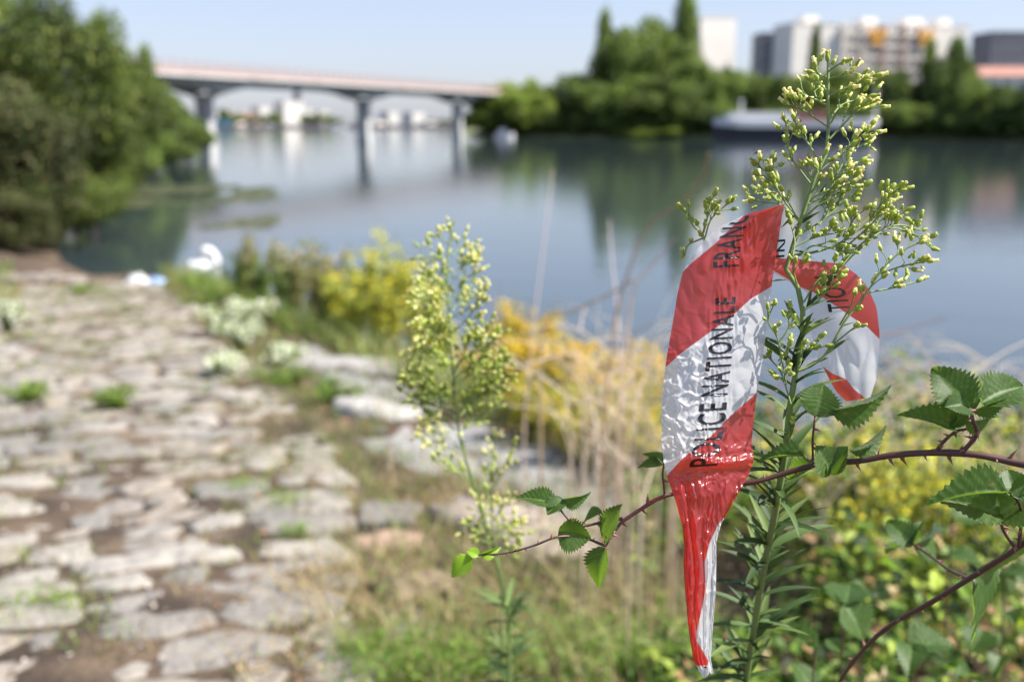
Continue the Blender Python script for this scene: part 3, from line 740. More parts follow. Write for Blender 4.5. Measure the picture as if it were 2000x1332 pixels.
# feathery bright green tuft at the bottom
mb = MB()
for (px,py,nn,sp,h) in [(770,1320,700,.09,.10),(860,1310,500,.10,.09),(930,1325,350,.08,.10),(560,985,120,.05,.06),(580,1050,120,.03,.05),(100,1190,200,.08,.05),(470,960,120,.06,.06),(1130,1310,500,.15,.14),(1240,1320,500,.15,.16),(700,1000,300,.25,.05),(860,1100,400,.25,.07),(1000,1180,500,.22,.08),(1120,1130,400,.2,.08),(640,900,260,.25,.05),(1180,1020,300,.2,.08),(760,1230,300,.15,.06)]:
    g = onground(px,py); X = rng.normal(g[0],sp,nn); Y = rng.normal(g[1],sp,nn)
    P = np.stack([X,Y,ground_z(X,Y)+rng.random(nn)*h],1)
    leaves(mb, P, unit(rnd(nn)+[0,0,.8]), rnd(nn), rng.uniform(.012,.03,nn), .006, palette(nn,[(.2,.34,.05),(.14,.26,.04),(.28,.4,.08)]))
    blades(mb, np.stack([X,Y,ground_z(X,Y)],1)[:nn//3], h*1.2, .004, rnd(nn//3)*[.8,.8,0], palette(nn//3,GREENS))
tag(mb.obj('green_tufts', M['foliage']), 'small bright green feathery tufts near the paving', kind='stuff')

# individual flowering weeds ------------------------------------------------
def weed(name, base, h, r, label, cat, group, leafcols, flcols, nst=6, nleaf=130, nfl=90, leafL=.05, fl=.02, flat=False, up=.55, frac=.45):
    t = thing(name, base, label, cat, group)
    ms = MB(); ml = MB(); mf = MB(); n = 0; hl = []; hf = []
    for i in range(nst):
        a = rng.uniform(0,6.28); rr = r*rng.uniform(.2,1); hh = h*rng.uniform(.7,1.05)
        P = smooth_path([[0,0,-.03],[math.cos(a)*rr*.3,math.sin(a)*rr*.3,hh*.45],[math.cos(a)*rr,math.sin(a)*rr,hh]], 9)
        tube(ms, P, np.linspace(.006,.002,9), 4, (.16,.17,.06), cap=False)
        k = nleaf//nst; tt = rng.random(k)*.9; q = P[(tt*8).astype(int)]+rnd(k)*.02
        hl.append(np.concatenate([q, tt[:,None]],1))
        k = nfl//nst; tt = 1-frac*rng.random(k)**1.2; q = P[np.minimum((tt*8).astype(int),8)]+rnd(k)*[.05,.05,.04]*(1.6-tt[:,None])*1.6
        hf.append(q)
    hl = np.concatenate(hl)[:, :3]; k = len(hl); d_ = unit(rnd(k)*[1,1,.4]+[0,0,up])
    leaves(ml, hl, d_, unit(rnd(k)*.5+[0,0,1]), rng.uniform(.6,1.3,k)*leafL, leafL*.3, palette(k, leafcols))
    hf = np.concatenate(hf); k = len(hf)
    for _ in range(2): leaves(mf, hf, rnd(k), rnd(k), fl*rng.uniform(.6,1.3,k), fl*.8, palette(k, flcols, jit=.1))
    ms.obj('stems', M['stem'], t); ml.obj('leaves', M['foliage'], t)['kind'] = 'stuff'; mf.obj('flowers', M['foliage'], t)['kind'] = 'stuff'
    return t
def bank_base(px, y):
    x = (px-1000)/F_PX*y; return (x, y, float(ground_z(x,y)))
def htop(py, y): return 3-(py-240-22)/F_PX*y*.96
YG = [(.75,.62,.04),(.7,.68,.12),(.6,.62,.15)]; OR = [(.75,.52,.03),(.7,.42,.05),(.72,.6,.08)]
spec = []
for px,py,yy,lab in [(768,450,9.3,'tallest yellow green flowering weed behind the second horseweed'),(722,487,9.7,'yellow flowering weed left of the tallest one'),(688,505,10.2,'loose yellow green weed at the quay edge before the open water'),
    (800,520,9.0,'yellow weed directly behind the second horseweed'),(745,560,8.9,'bushy green weed with yellow tips beside the large pale slab'),(655,556,10.4,'weed with one deep yellow head above the white flowers'),(686,598,9.4,'weed with a bright yellow head over the dark gap'),
    (835,560,8.3,'yellow green weed right behind the second horseweed stem'),(850,640,7.8,'low green weed with yellow tips behind the horseweed')]:
    b = bank_base(px, yy); weed('yellow_weed', b, max(.35, htop(py,yy)-b[2]), .22, lab, 'plant', 'yellow flowering weeds on the quay edge', GREENS, YG, nst=14, nleaf=800, nfl=300, leafL=.085, fl=.04)
for px,py,yy,lab in [(1012,582,6.7,'orange yellow flower spike standing tallest left of the tape'),(1070,622,6.4,'orange yellow weed right of the tallest orange spike'),(985,650,6.9,'low yellow weed at the foot of the orange spike'),(1020,690,6.0,'yellow weed in front of the orange spike'),
    (1110,700,5.6,'ochre weed above the end slab'),(1190,712,5.4,'yellow weed with round heads near the dry stalks'),(1160,690,5.9,'small yellow weed behind the dry stalks'),(1270,700,5.0,'orange brown weed at the left edge of the tape'),(1240,760,4.8,'ochre weed just left of the tape'),
    (1040,790,5.3,'low lime green weed just behind the end slab'),(1120,800,5.0,'yellow green weed behind the corner of the end slab'),(1180,790,4.9,'tall grassy yellow weed at the middle of the tangle'),(1230,830,4.6,'low yellow green weed near the tape edge'),(1150,850,4.7,'small green weed touching the end slab corner'),(1275,860,4.4,'green weed partly hidden by the left tape edge'),(1000,740,6.0,'leafy yellow weed above the middle slab'),(1090,740,5.6,'leafy ochre weed behind the slab corner'),
    (1060,770,5.6,'tangled yellow green weed over the slab edge'),(930,720,7.2,'small yellow weed right of the second horseweed')]:
    b = bank_base(px, yy); weed('orange_weed', b, max(.3, htop(py,yy)-b[2]), .16, lab, 'plant', 'orange and ochre weeds above the slabs', [(.2,.26,.05),(.32,.32,.09),(.15,.2,.04)], OR if py < 730 else [(.62,.52,.08),(.65,.48,.06),(.35,.4,.08)], nst=13, nleaf=950, nfl=420, leafL=.055, fl=.03, frac=.4)
for px,py,yy,lab in [(1690,835,3.3,'yellow flowering weed under the small bramble leaf'),(1745,828,3.5,'brightest yellow weed behind the bramble cane'),(1795,850,3.2,'yellow weed behind the middle of the bramble cane'),(1650,860,3.1,'low yellow weed right of the main stem'),(1850,860,3.4,'yellow green weed under the upper bramble leaves'),
    (1940,800,3.9,'yellow weed behind the upper right bramble leaves'),(1990,850,3.4,'yellow weed at the right edge above the cane'),(1900,900,2.9,'yellow green weed below the bramble cane'),(1760,900,2.8,'lime coloured weed below the bramble cane')]:
    b = bank_base(px, yy); weed('yellow_weed', b, max(.3, htop(py,yy)-b[2]), .26, lab, 'plant', 'yellow weeds behind the bramble', [(.2,.26,.04),(.3,.34,.06),(.12,.18,.03)], YG, nst=9, nleaf=420, nfl=200, leafL=.045, fl=.022, frac=.5)
for px,py,yy,lab in [(480,470,13.5,'brown seeding dock right of the swan'),(540,470,12.4,'tan feathery seeding weed between the swan and the yellow weeds'),(575,490,11.6,'greenish brown seeding weed above the white flowers'),(610,478,11.3,'pinkish seeding weed left of the yellow weeds'),
    (650,500,10.9,'rust brown seeding weed near the yellow weeds'),(460,515,13.8,'low green bush next to the swan'),(500,520,12.9,'low green bush second from the swan'),(560,540,11.9,'low brown green bush behind the white flowers'),(620,540,11.0,'reddish brown low bush above the white flowers')]:
    b = bank_base(px, yy); gb = 'bush' in lab
    weed('seeding_weed', b, max(.3, htop(py,yy)-b[2]), .3 if gb else .2, lab, 'plant', 'seeding weeds behind the white flowers', GREENS, [(.13,.2,.04),(.2,.25,.06)] if 'green bush' in lab else [(.48,.36,.22),(.34,.28,.12),(.55,.44,.3),(.2,.26,.07)], nst=12, nleaf=520, nfl=300, leafL=.09, fl=.045, frac=.6)
for px,py,rr,lab in [(430,655,.42,'white flowering clump nearest the paving edge'),(495,640,.45,'white flowering clump in the middle of the patch'),(555,620,.42,'white flowering clump towards the yellow weeds'),(600,650,.38,'white flowering clump above the large slab'),(520,590,.38,'farthest white flowering clump'),
    (440,735,.2,'small white flowering tuft by the paving stones'),(555,715,.18,'tiny white flowering tuft left of the large slab'),(470,690,.3,'greenish white clump at the front of the patch'),(15,650,.3,'white flowering tuft at the left edge beside the paving')]:
    g = onground(px,py); weed('white_flower_clump', (g[0],g[1],g[2]), .34 if rr > .25 else .16, rr, lab, 'plant', 'white flowering clumps on the verge', [(.1,.18,.04),(.16,.26,.06),(.22,.3,.09)], [(.78,.8,.7),(.7,.72,.58),(.8,.8,.74)], nst=20, nleaf=700, nfl=150, leafL=.06, fl=.042, frac=.35)
for px,py,rr,lab in [(560,760,.35,'green grassy tuft in front of the large slab'),(640,790,.35,'green grassy tuft between the two pale blocks'),(150,575,.6,'low green tuft far down the paving'),(60,790,.3,'green tuft among the stones at the left edge'),(230,800,.2,'little green tuft in the middle of the paving'),(400,600,.5,'olive green tuft near the swan')]:
    g = onground(px,py); weed('grass_tuft', (g[0],g[1],g[2]), .14, rr, lab, 'plant', 'green tufts on the paving', GREENS, GREENS, nst=14, nleaf=500, nfl=60, leafL=.07, fl=.02)
# dry stalks
def stalk(pts, d0, d1, r0, col, lab, group, twigs=0):
    n = len(pts); P = np.array([W(px,py,d0+(d1-d0)*i/(n-1)) for i,(px,py) in enumerate(pts)])
    if P[0][2] > ground_z(P[0][0],P[0][1]): P = np.concatenate([[[P[0][0],P[0][1],float(ground_z(P[0][0],P[0][1]))-.02]], P])
    S = smooth_path(P, 22); base = S[0].copy(); mb = MB(); tube(mb, S-base, np.linspace(r0,r0*.4,22), 5, col)
    for _ in range(twigs):
        k = random.randrange(8,20); dv = rnd(1)[0]*.25; dv[2] = abs(dv[2])
        tube(mb, smooth_path([S[k]-base, S[k]-base+dv*.5+[0,0,.02], S[k]-base+dv], 6), np.linspace(r0*.5,r0*.2,6), 4, col)
    return tag(mb.obj('dry_stalk', M['stem2'], loc=base), lab, 'stalk', group)
M['stem2'] = mat('dry_stem', rough=.8, attr=True, trans=.15)
TAN = (.5,.37,.24)
stalk([(1180,860),(1200,640),(1225,540),(1265,440),(1330,395),(1375,345),(1385,300)], 3.4,3.0,.007,(.5,.32,.2),'long brown stalk arching up to the right over the tree reflections','long dry stalks over the water')
stalk([(1025,820),(1045,620),(1062,480),(1080,330)], 4.2,4.2,.0045,(.72,.56,.5),'straight pale pink stalk left of the tape','long dry stalks over the water')
stalk([(1210,800),(1230,620),(1240,560),(1290,500),(1320,465)], 3.2,3.1,.006,(.68,.48,.38),'pale forked stalk leaning right behind the tape edge','long dry stalks over the water')
stalk([(1060,660),(1120,610),(1190,575),(1240,545)], 3.8,3.4,.008,TAN,'tan stalk lying slanted below the long brown arc','long dry stalks over the water')
stalk([(1215,780),(1205,600),(1195,500),(1190,430)], 4.0,4.2,.005,(.68,.55,.5),'faint upright stalk left of the long brown arc','long dry stalks over the water')
stalk([(1640,950),(1500,800),(1600,700),(1780,640),(1850,620)], 3.6,3.4,.004,(.5,.2,.16),'thin reddish stalk crossing behind the hanging tape','long dry stalks over the water')
for i in range(120):
    px = random.uniform(1110,1330) if i < 55 else random.uniform(1560,2050)
    d = random.uniform(2.6,5.0); top = random.uniform(560,800) if i < 55 else random.uniform(640,860)
    lean = random.choice([-1,1])*random.uniform(60,260); b = top+random.uniform(140,260)
    stalk([(px,b),(px+lean*.2,(b+top)/2),(px+lean*.7,top+15),(px+lean*1.2,top+random.uniform(-5,40))], d,d+random.uniform(-.3,.3), random.uniform(.0018,.0038),
        random.choice([(.68,.54,.42),(.7,.6,.5),(.6,.45,.32),(.72,.6,.46)]), 'thin dry tan stalk in the tangle left of the tape' if i < 55 else 'thin dry curled stalk before the water at the right',
        'thin dry stalks left of the tape' if i < 55 else 'thin dry stalks at the right', twigs=2)
# ================================================================== FOREGROUND
def lathe_mesh(name, prof, sides, mats, split):
    mb = MB(); a = np.arange(sides)*2*math.pi/sides; n = len(prof)
    V = np.concatenate([np.stack([np.cos(a)*r, np.sin(a)*r, np.full(sides,z)],1) for r,z in prof])
    for k in range(n-1):
        F = [[k*sides+j,k*sides+(j+1)%sides,(k+1)*sides+(j+1)%sides,(k+1)*sides+j] for j in range(sides)]
        Vk = V; mb.Q.append(np.array(F)); mb.qm.append(np.full(sides, 0 if k < split else 1))
    mb.V.append(V); mb.col.append(np.ones((len(V),3))); mb.n = len(V)
    return mb.mesh(name, mats, True)
M['bud_green'] = mat('bud_green', (.40,.48,.08), .55, trans=.3, noise=(500,(.27,.36,.06),.45,.65))
M['bud_tip'] = mat('bud_tip', (.85,.80,.40), .7, trans=.3)
M['bud_tip_ochre'] = mat('bud_tip_ochre', (.62,.42,.2), .7, trans=.2)
PROF = [(.0004,0),(.0014,.0005),(.0018,.0017),(.0017,.003),(.0012,.0042),(.0010,.0047),(.0012,.0056),(.0013,.0062),(.0006,.0060),(.0001,.0056)]
BUDM = [lathe_mesh('bud', PROF, 8, [M['bud_green'], M['bud_tip']], 3),
        lathe_mesh('bud', PROF, 8, [M['bud_green'], M['bud_tip_ochre']], 6),
        lathe_mesh('bud', [(r*.95, z*.75) for r,z in PROF], 8, [M['bud_green'], M['bud_tip']], 5)]
SGREEN = (.20,.28,.09)
class Plant:
    def __init__(s, root, budscale=1.0, cap=290):
        s.root = root; s.inv = np.array(root.location); s.stem = MB(); s.buds = 0; s.cap = cap; s.bs = budscale; s.extra = MB()
    def bud(s, p, d, sc_=1.):
        k = random.choice([0,0,0,1,2]); q = Vector(d).to_track_quat('Z','Y'); S_ = s.bs*sc_*random.uniform(.75,1.2)
        if s.buds < s.cap:
            o = bpy.data.objects.new('bud', BUDM[k]); link(o, s.root)
            o.location = p - s.inv; o.rotation_mode = 'QUATERNION'; o.rotation_quaternion = q; o.scale = (S_*.85,S_*.85,S_*1.15)
        else:
            sides = 6; a = np.arange(sides)*2*math.pi/sides; pr = PROF[::2]
            V = np.concatenate([np.stack([np.cos(a)*r,np.sin(a)*r,np.full(sides,z)],1) for r,z in pr])*S_
            V = V@np.array(q.to_matrix()).T + (p-s.inv)
            F = [[i*sides+j,i*sides+(j+1)%sides,(i+1)*sides+(j+1)%sides,(i+1)*sides+j] for i in range(len(pr)-1) for j in range(sides)]
            s.extra.add(V, F, SGREEN, 0); s.extra.qm[-1] = np.array([0 if i < 3 else 1 for i in range(len(pr)-1) for j in range(sides)])
        s.buds += 1
    def branch(s, P3, r0, r1, n=12, col=SGREEN):
        S = smooth_path(P3, n); tube(s.stem, S-s.inv, np.linspace(r0,r1,n), 6, col); return S
    def spray(s, P3, nb, r0=.0007, t0=.3, ped=(.004,.011), up=.8):
        S = s.branch(P3, r0, .00045, 14); T = unit(np.gradient(S,axis=0)); out = T[-1]
        for i in range(nb):
            t = t0 + (1-t0)*(i+.5+random.uniform(-.4,.4))/nb; k = min(13,int(t*13)); sd = rnd(1)[0]
            d = unit(T[k]*.9 + sd*.9 + np.array([0,0,up])*.5)
            L_ = random.uniform(*ped)*s.bs; e = S[k]+d*L_+np.array([0,0,.001])
            tube(s.stem, smooth_path([S[k], S[k]+unit(d+T[k])*L_*.5, e],4)-s.inv, [.0004,.00035,.0003,.00045], 4, SGREEN, cap=False)
            s.bud(e, d)
            if random.random() < .45:
                d2 = unit(d+rnd(1)[0]*.9); e2 = S[k]+unit(d+T[k])*L_*.5 + d2*L_*.5; s.bud(e2, d2, .7)
        s.bud(S[-1], unit(out+np.array([0,0,.4])))
    def finish(s, stem_name='stem'):
        s.stem.obj(stem_name, M['stem'], s.root, True)
        if s.extra.V: s.extra.obj('small_buds', [M['bud_green'],M['bud_tip']], s.root, True)['kind'] = 'stuff'
# narrow leaves
def narrow_leaf(seed):
    r = np.random.default_rng(seed); n = 9; t = np.linspace(0,1,n); w = .085*np.sin(np.pi*np.clip(t*.93+.06,0,1))**.8*(1-t*.3); w[-1]=.001
    bend = r.uniform(.1,.5); z = -bend*t*t; xx = r.uniform(-.08,.08)*t*t; V = []
    for k in range(n): V += [[xx[k]-w[k],t[k],z[k]+w[k]*.5],[xx[k],t[k],z[k]],[xx[k]+w[k],t[k],z[k]+w[k]*.5]]
    F = [[k*3+j,k*3+j+1,k*3+4+j,k*3+3+j] for k in range(n-1) for j in range(2)]
    mb = MB(); c = np.array([(.065,.115,.035),(.09,.15,.045),(.045,.08,.025),(.14,.2,.06)][seed%4]); mb.add(V,F,c); return mb.mesh('leaf', M['foliage'], True)
NLM = [narrow_leaf(i) for i in range(8)]
def orient(y, nrm):
    y = unit(y); x = unit(np.cross(y, nrm)); z = np.cross(x, y)
    return Matrix(((x[0],y[0],z[0]),(x[1],y[1],z[1]),(x[2],y[2],z[2])))
def put_leaf(root, me, p, y, nrm, size, name='leaf', wf=1.):
    o = bpy.data.objects.new(name, me); link(o, root); o.location = Vector(p)-root.location
    o.rotation_euler = orient(y,nrm).to_euler(); o.scale = (size*wf,size,size); return o

# ---- main horseweed
stem_px = [(1618,108,.690),(1617,165,.690),(1617,210,.690),(1618,255,.691),(1616,290,.692),(1603,325,.693),(1585,358,.695),(1580,383,.696),(1567,420,.698),(1552,470,.700)]
S1 = np.array([W(*p) for p in stem_px])
stem2_px = [(1545,492,.700),(1538,512,.699),(1535,530,.699),(1541,545,.700),(1558,562,.702),(1567,600,.704),(1568,650,.706),(1561,700,.708),(1550,750,.712),(1542,800,.72),(1536,860,.73),(1526,930,.75),(1510,1020,.78),(1490,1120,.83),(1472,1230,.88),(1456,1340,.94),(1440,1520,1.02),(1436,1800,1.12)]
S2 = np.array([W(*p) for p in stem2_px]); gp = S2[-1].copy(); gp[2] = float(ground_z(gp[0],gp[1]))
root = thing('horseweed', tuple(gp), 'tall green horseweed in sharp focus with cream tipped buds, the tape caught on it', 'plant')
pl = Plant(root, 1.05, 292)
allS = np.concatenate([S1, S2, [gp-[0,0,.03]]])
Sm = smooth_path(allS, 90); hh = np.linspace(0,1,90); tube(pl.stem, Sm-pl.inv, .0009+.0021*np.clip(hh*4.,0,1), 8, SGREEN)
def dz(a=.02): return random.uniform(-a,a)
def sp(pts, nb, d=.697, zd=None, **k):
    zd = dz() if zd is None else zd; n = len(pts)
    pl.spray(np.array([W(px,py,d+zd*i/(n-1)) for i,(px,py) in enumerate(pts)]), nb, **k)
pl.bud(W(1618,112,.69), np.array([.1,0,1.])); pl.bud(W(1617,122,.69), np.array([-.2,-.1,1.])); pl.bud(W(1624,128,.69), np.array([.5,-.1,1.]))
sp([(1620,154),(1637,150),(1658,142)],3,.69); sp([(1618,140),(1632,130),(1645,122)],1,.69)
sp([(1616,180),(1602,166),(1584,158)],3,.69); sp([(1617,152),(1600,146),(1593,132)],2,.69)
sp([(1622,187),(1643,176),(1685,159)],5,.69); sp([(1617,206),(1600,199),(1588,177)],4,.69); sp([(1604,200),(1585,192),(1566,184)],1,.69)
sp([(1616,248),(1591,231),(1563,213),(1539,205)],5,.69); sp([(1570,217),(1558,208),(1548,192)],1,.69)
sp([(1620,232),(1645,205),(1681,195),(1703,196)],8,.69); sp([(1640,212),(1638,195),(1640,186)],2,.69)
sp([(1620,272),(1645,246),(1673,218),(1694,213)],5,.69,t0=.5); sp([(1645,246),(1648,230),(1653,212)],2,.69)
sp([(1604,322),(1580,284),(1556,248),(1553,230)],6,.692); sp([(1588,296),(1578,280),(1572,262)],3,.69)
sp([(1582,358),(1563,333),(1543,305),(1539,274),(1537,250)],8,.694)
sp([(1600,335),(1627,312),(1643,298),(1668,276),(1696,256)],9,.694,t0=.4); sp([(1645,298),(1668,290),(1695,281)],5,.694)
sp([(1610,400),(1637,335),(1655,322),(1680,316)],6,.694,t0=.4); sp([(1632,350),(1645,340),(1655,338)],3,.694)
sp([(1553,420),(1535,389),(1510,361),(1499,338),(1477,325)],9,.70,t0=.45); sp([(1505,350),(1508,330),(1512,318)],2,.70)
sp([(1560,432),(1525,400),(1490,395),(1465,385)],8,.73,zd=.03); sp([(1530,410),(1510,385),(1478,372)],5,.73,zd=.03)
sp([(1579,399),(1612,381),(1642,348),(1657,343)],6,.696); sp([(1590,370),(1583,345),(1575,325)],5,.696); sp([(1582,380),(1600,350),(1602,318)],5,.696)
sp([(1570,410),(1590,385),(1620,372),(1660,360)],6,.7); sp([(1567,430),(1600,400),(1645,372),(1672,350)],8,.70)
sp([(1560,724),(1608,698),(1653,623),(1691,574),(1728,521),(1760,492),(1796,473)],12,.70,t0=.55,r0=.0011)
sp([(1691,572),(1740,563),(1790,551)],8,.70); sp([(1720,535),(1760,520),(1797,513)],6,.70)
sp([(1545,500),(1597,491),(1653,468),(1691,430),(1743,383)],16,.70,t0=.4,r0=.0011); sp([(1700,425),(1725,395),(1752,370)],7,.70)
sp([(1645,518),(1683,476),(1736,446),(1785,458),(1818,484)],14,.70,t0=.3); sp([(1690,472),(1720,430),(1765,420)],8,.70); sp([(1700,465),(1750,440),(1800,450)],8,.70)
sp([(1600,560),(1640,525),(1670,495),(1690,480)],6,.70); sp([(1640,500),(1655,455),(1668,425)],7,.70); sp([(1655,480),(1700,440),(1725,410)],8,.70)
sp([(1567,454),(1600,435),(1645,398),(1680,372)],10,.697,t0=.3); sp([(1600,440),(1620,400),(1640,380)],6,.697)
sp([(1559,428),(1530,390),(1512,358)],5,.70); sp([(1548,484),(1589,465),(1634,455)],7,.695); sp([(1565,500),(1590,480),(1650,492)],6,.695)
sp([(1570,590),(1600,545),(1638,536)],6,.697); sp([(1572,605),(1600,585),(1620,560),(1635,548)],5,.697); sp([(1640,635),(1660,600),(1668,576)],3,.697)
sp([(1548,500),(1552,470),(1545,440)],3,.69); sp([(1556,555),(1550,530),(1552,515)],2,.695); sp([(1625,675),(1655,650),(1668,640)],1,.7)
sp([(1530,720),(1518,660),(1500,628),(1510,598)],5,.705,t0=.4); sp([(1520,670),(1535,650),(1548,626)],4,.70); sp([(1545,790),(1525,728),(1503,700)],6,.705,t0=.4)
sp([(1552,690),(1570,684),(1587,682)],4,.70); sp([(1536,750),(1532,735),(1535,728)],4,.70,t0=.1); sp([(1520,705),(1540,682),(1560,680)],3,.70)
sp([(1560,545),(1450,545),(1385,490),(1372,455),(1350,440),(1345,405)],7,.735,t0=.72,zd=0.); sp([(1376,470),(1388,430),(1418,400)],8,.735,zd=0.,t0=.35); sp([(1374,465),(1345,478),(1338,492)],2,.735,zd=0.); sp([(1374,455),(1382,425),(1385,400)],4,.735,zd=0.)
pl.finish()
k = 0
for i in range(150):      # leaves along the stem, dense low down
    v = random.random()**.7; py = 600+v*740
    j = np.interp(py, [p[1] for p in stem2_px], np.arange(len(stem2_px))); a = int(j); f = j-a
    p = S2[a]*(1-f)+S2[min(a+1,len(S2)-1)]*f
    if py < 860 and random.random() < .55: continue
    d = unit(rnd(1)[0]*[1,.8,.25]+np.array([0,0,.9 if py < 900 else random.uniform(.2,1.3)]))
    put_leaf(root, NLM[random.randrange(8)], p, d, unit(rnd(1)[0]*.3+[0,-.2,1]), random.uniform(.015,.048)*(1 if py<900 else 1.35), 'leaf')
for px,py,tx,ty in [(1575,600,1612,560),(1560,640,1588,610),(1610,695,1652,655),(1640,640,1668,628),(1567,724,1613,690),(1560,440,1600,410),(1600,380,1612,362),(1553,420,1530,440),(1640,520,1610,560),(1575,600,1590,560),(1690,574,1672,600),(1620,245,1634,222),(1616,290,1606,262),(1545,490,1600,492),(1650,470,1630,500)]:
    a = W(px,py,.70); b = W(tx,ty,.695); put_leaf(root, NLM[random.randrange(8)], a, b-a, np.array([.3,-.5,.8]), float(np.linalg.norm(b-a)))
# lower branches of the main plant carrying leaves
# ---- second horseweed
def second(px0, tops, d, base_px, label, spans, bs, name='horseweed', cap=280, nleaf=60):
    P = np.array([W(px,py,d+dd) for px,py,dd in tops]); g = P[-1].copy(); g[2] = float(ground_z(g[0],g[1]))
    r = thing(name, tuple(g), label, 'plant'); p = Plant(r, bs, cap); S = smooth_path(np.concatenate([P,[g-[0,0,.03]]]), 40)
    tube(p.stem, S-p.inv, np.linspace(.001,.0032,40), 7, SGREEN)
    for (sx,sy,mx,my,tx,ty,nb) in spans:
        zd = dz(.06); nb = int(nb*2.3); p.spray(np.array([W(sx,sy,d+.02),W(mx,my,d+.02+zd*.6),W(tx,ty,d+zd)]), nb, r0=.0009, t0=.25, ped=(.006,.013))
    p.finish()
    for i in range(nleaf):
        k = random.randrange(16,37); dd = unit(rnd(1)[0]*[1,.8,.25]+np.array([0,0,.5])); put_leaf(r, NLM[random.randrange(8)], S[k], dd, unit(rnd(1)[0]*.3+[0,-.2,1]), random.uniform(.03,.06))
    return r
spans = [(884,470,880,455,878,445,2),(884,480,865,470,858,462,2),(884,500,900,485,908,480,3),(880,520,850,505,828,505,6),(880,540,905,520,922,512,6),(880,545,915,540,928,535,4),(880,560,850,540,820,545,6),(880,600,855,580,803,592,7),(882,590,860,560,838,540,6),
 (882,620,920,600,940,580,6),(884,640,850,620,815,630,7),(884,650,915,620,935,585,4),(884,680,850,650,830,660,8),(884,700,845,690,802,700,9),(884,720,930,680,950,645,10),(885,740,935,700,965,665,10),(885,750,945,720,985,705,12),(887,770,940,740,992,735,10),
 (887,790,830,760,795,740,10),(887,800,840,790,786,765,10),(888,800,930,770,975,760,9),(889,815,850,770,822,725,10),(889,820,920,790,950,745,9),(890,840,850,810,812,790,7),(892,850,930,820,975,800,7),(886,700,870,670,862,640,7),(886,730,905,690,915,660,7),(884,610,895,580,900,560,5),(886,760,870,720,850,690,9)]
second(0, [(885,438,0),(872,520,0),(878,620,.01),(884,720,.02),(890,810,.04),(905,880,.06),(930,960,.09),(960,1060,.14),(985,1150,.2),(995,1240,.28),(1000,1420,.4)], 1.12, None,
    'pale yellow green horseweed, slightly blurred, between the paving and the tape', spans, 1.4, nleaf=150)
spans2 = [(950,1010,945,1000,940,990,3),(960,1020,975,1000,985,985,4),(955,1030,935,1025,925,1035,5),(965,1035,985,1030,1000,1020,5),(965,1050,985,1050,1005,1045,5),(960,1060,940,1055,930,1050,4),(968,1070,985,1075,1000,1070,4),(965,1000,960,985,955,975,3)]
second(0, [(958,985,0),(963,1040,.0),(968,1090,.03),(985,1180,.1),(995,1260,.2)], 1.2, None, 'short budding horseweed shoot standing low before the pale horseweed', spans2, 1.5, cap=60, nleaf=70)
spans3 = [(905,880,870,850,830,830,4),(905,890,860,870,818,855,4),(940,960,880,900,840,870,3),(935,960,960,900,965,850,4),(940,980,985,920,1000,870,4),(940,980,960,930,990,905,4),(930,960,900,930,850,900,4)]
second(0, [(905,860,0),(915,920,.02),(935,990,.05),(958,1080,.1),(980,1200,.22)], 1.28, None, 'loose branching stem with few buds below the pale horseweed', spans3, 1.45, cap=60, nleaf=50)

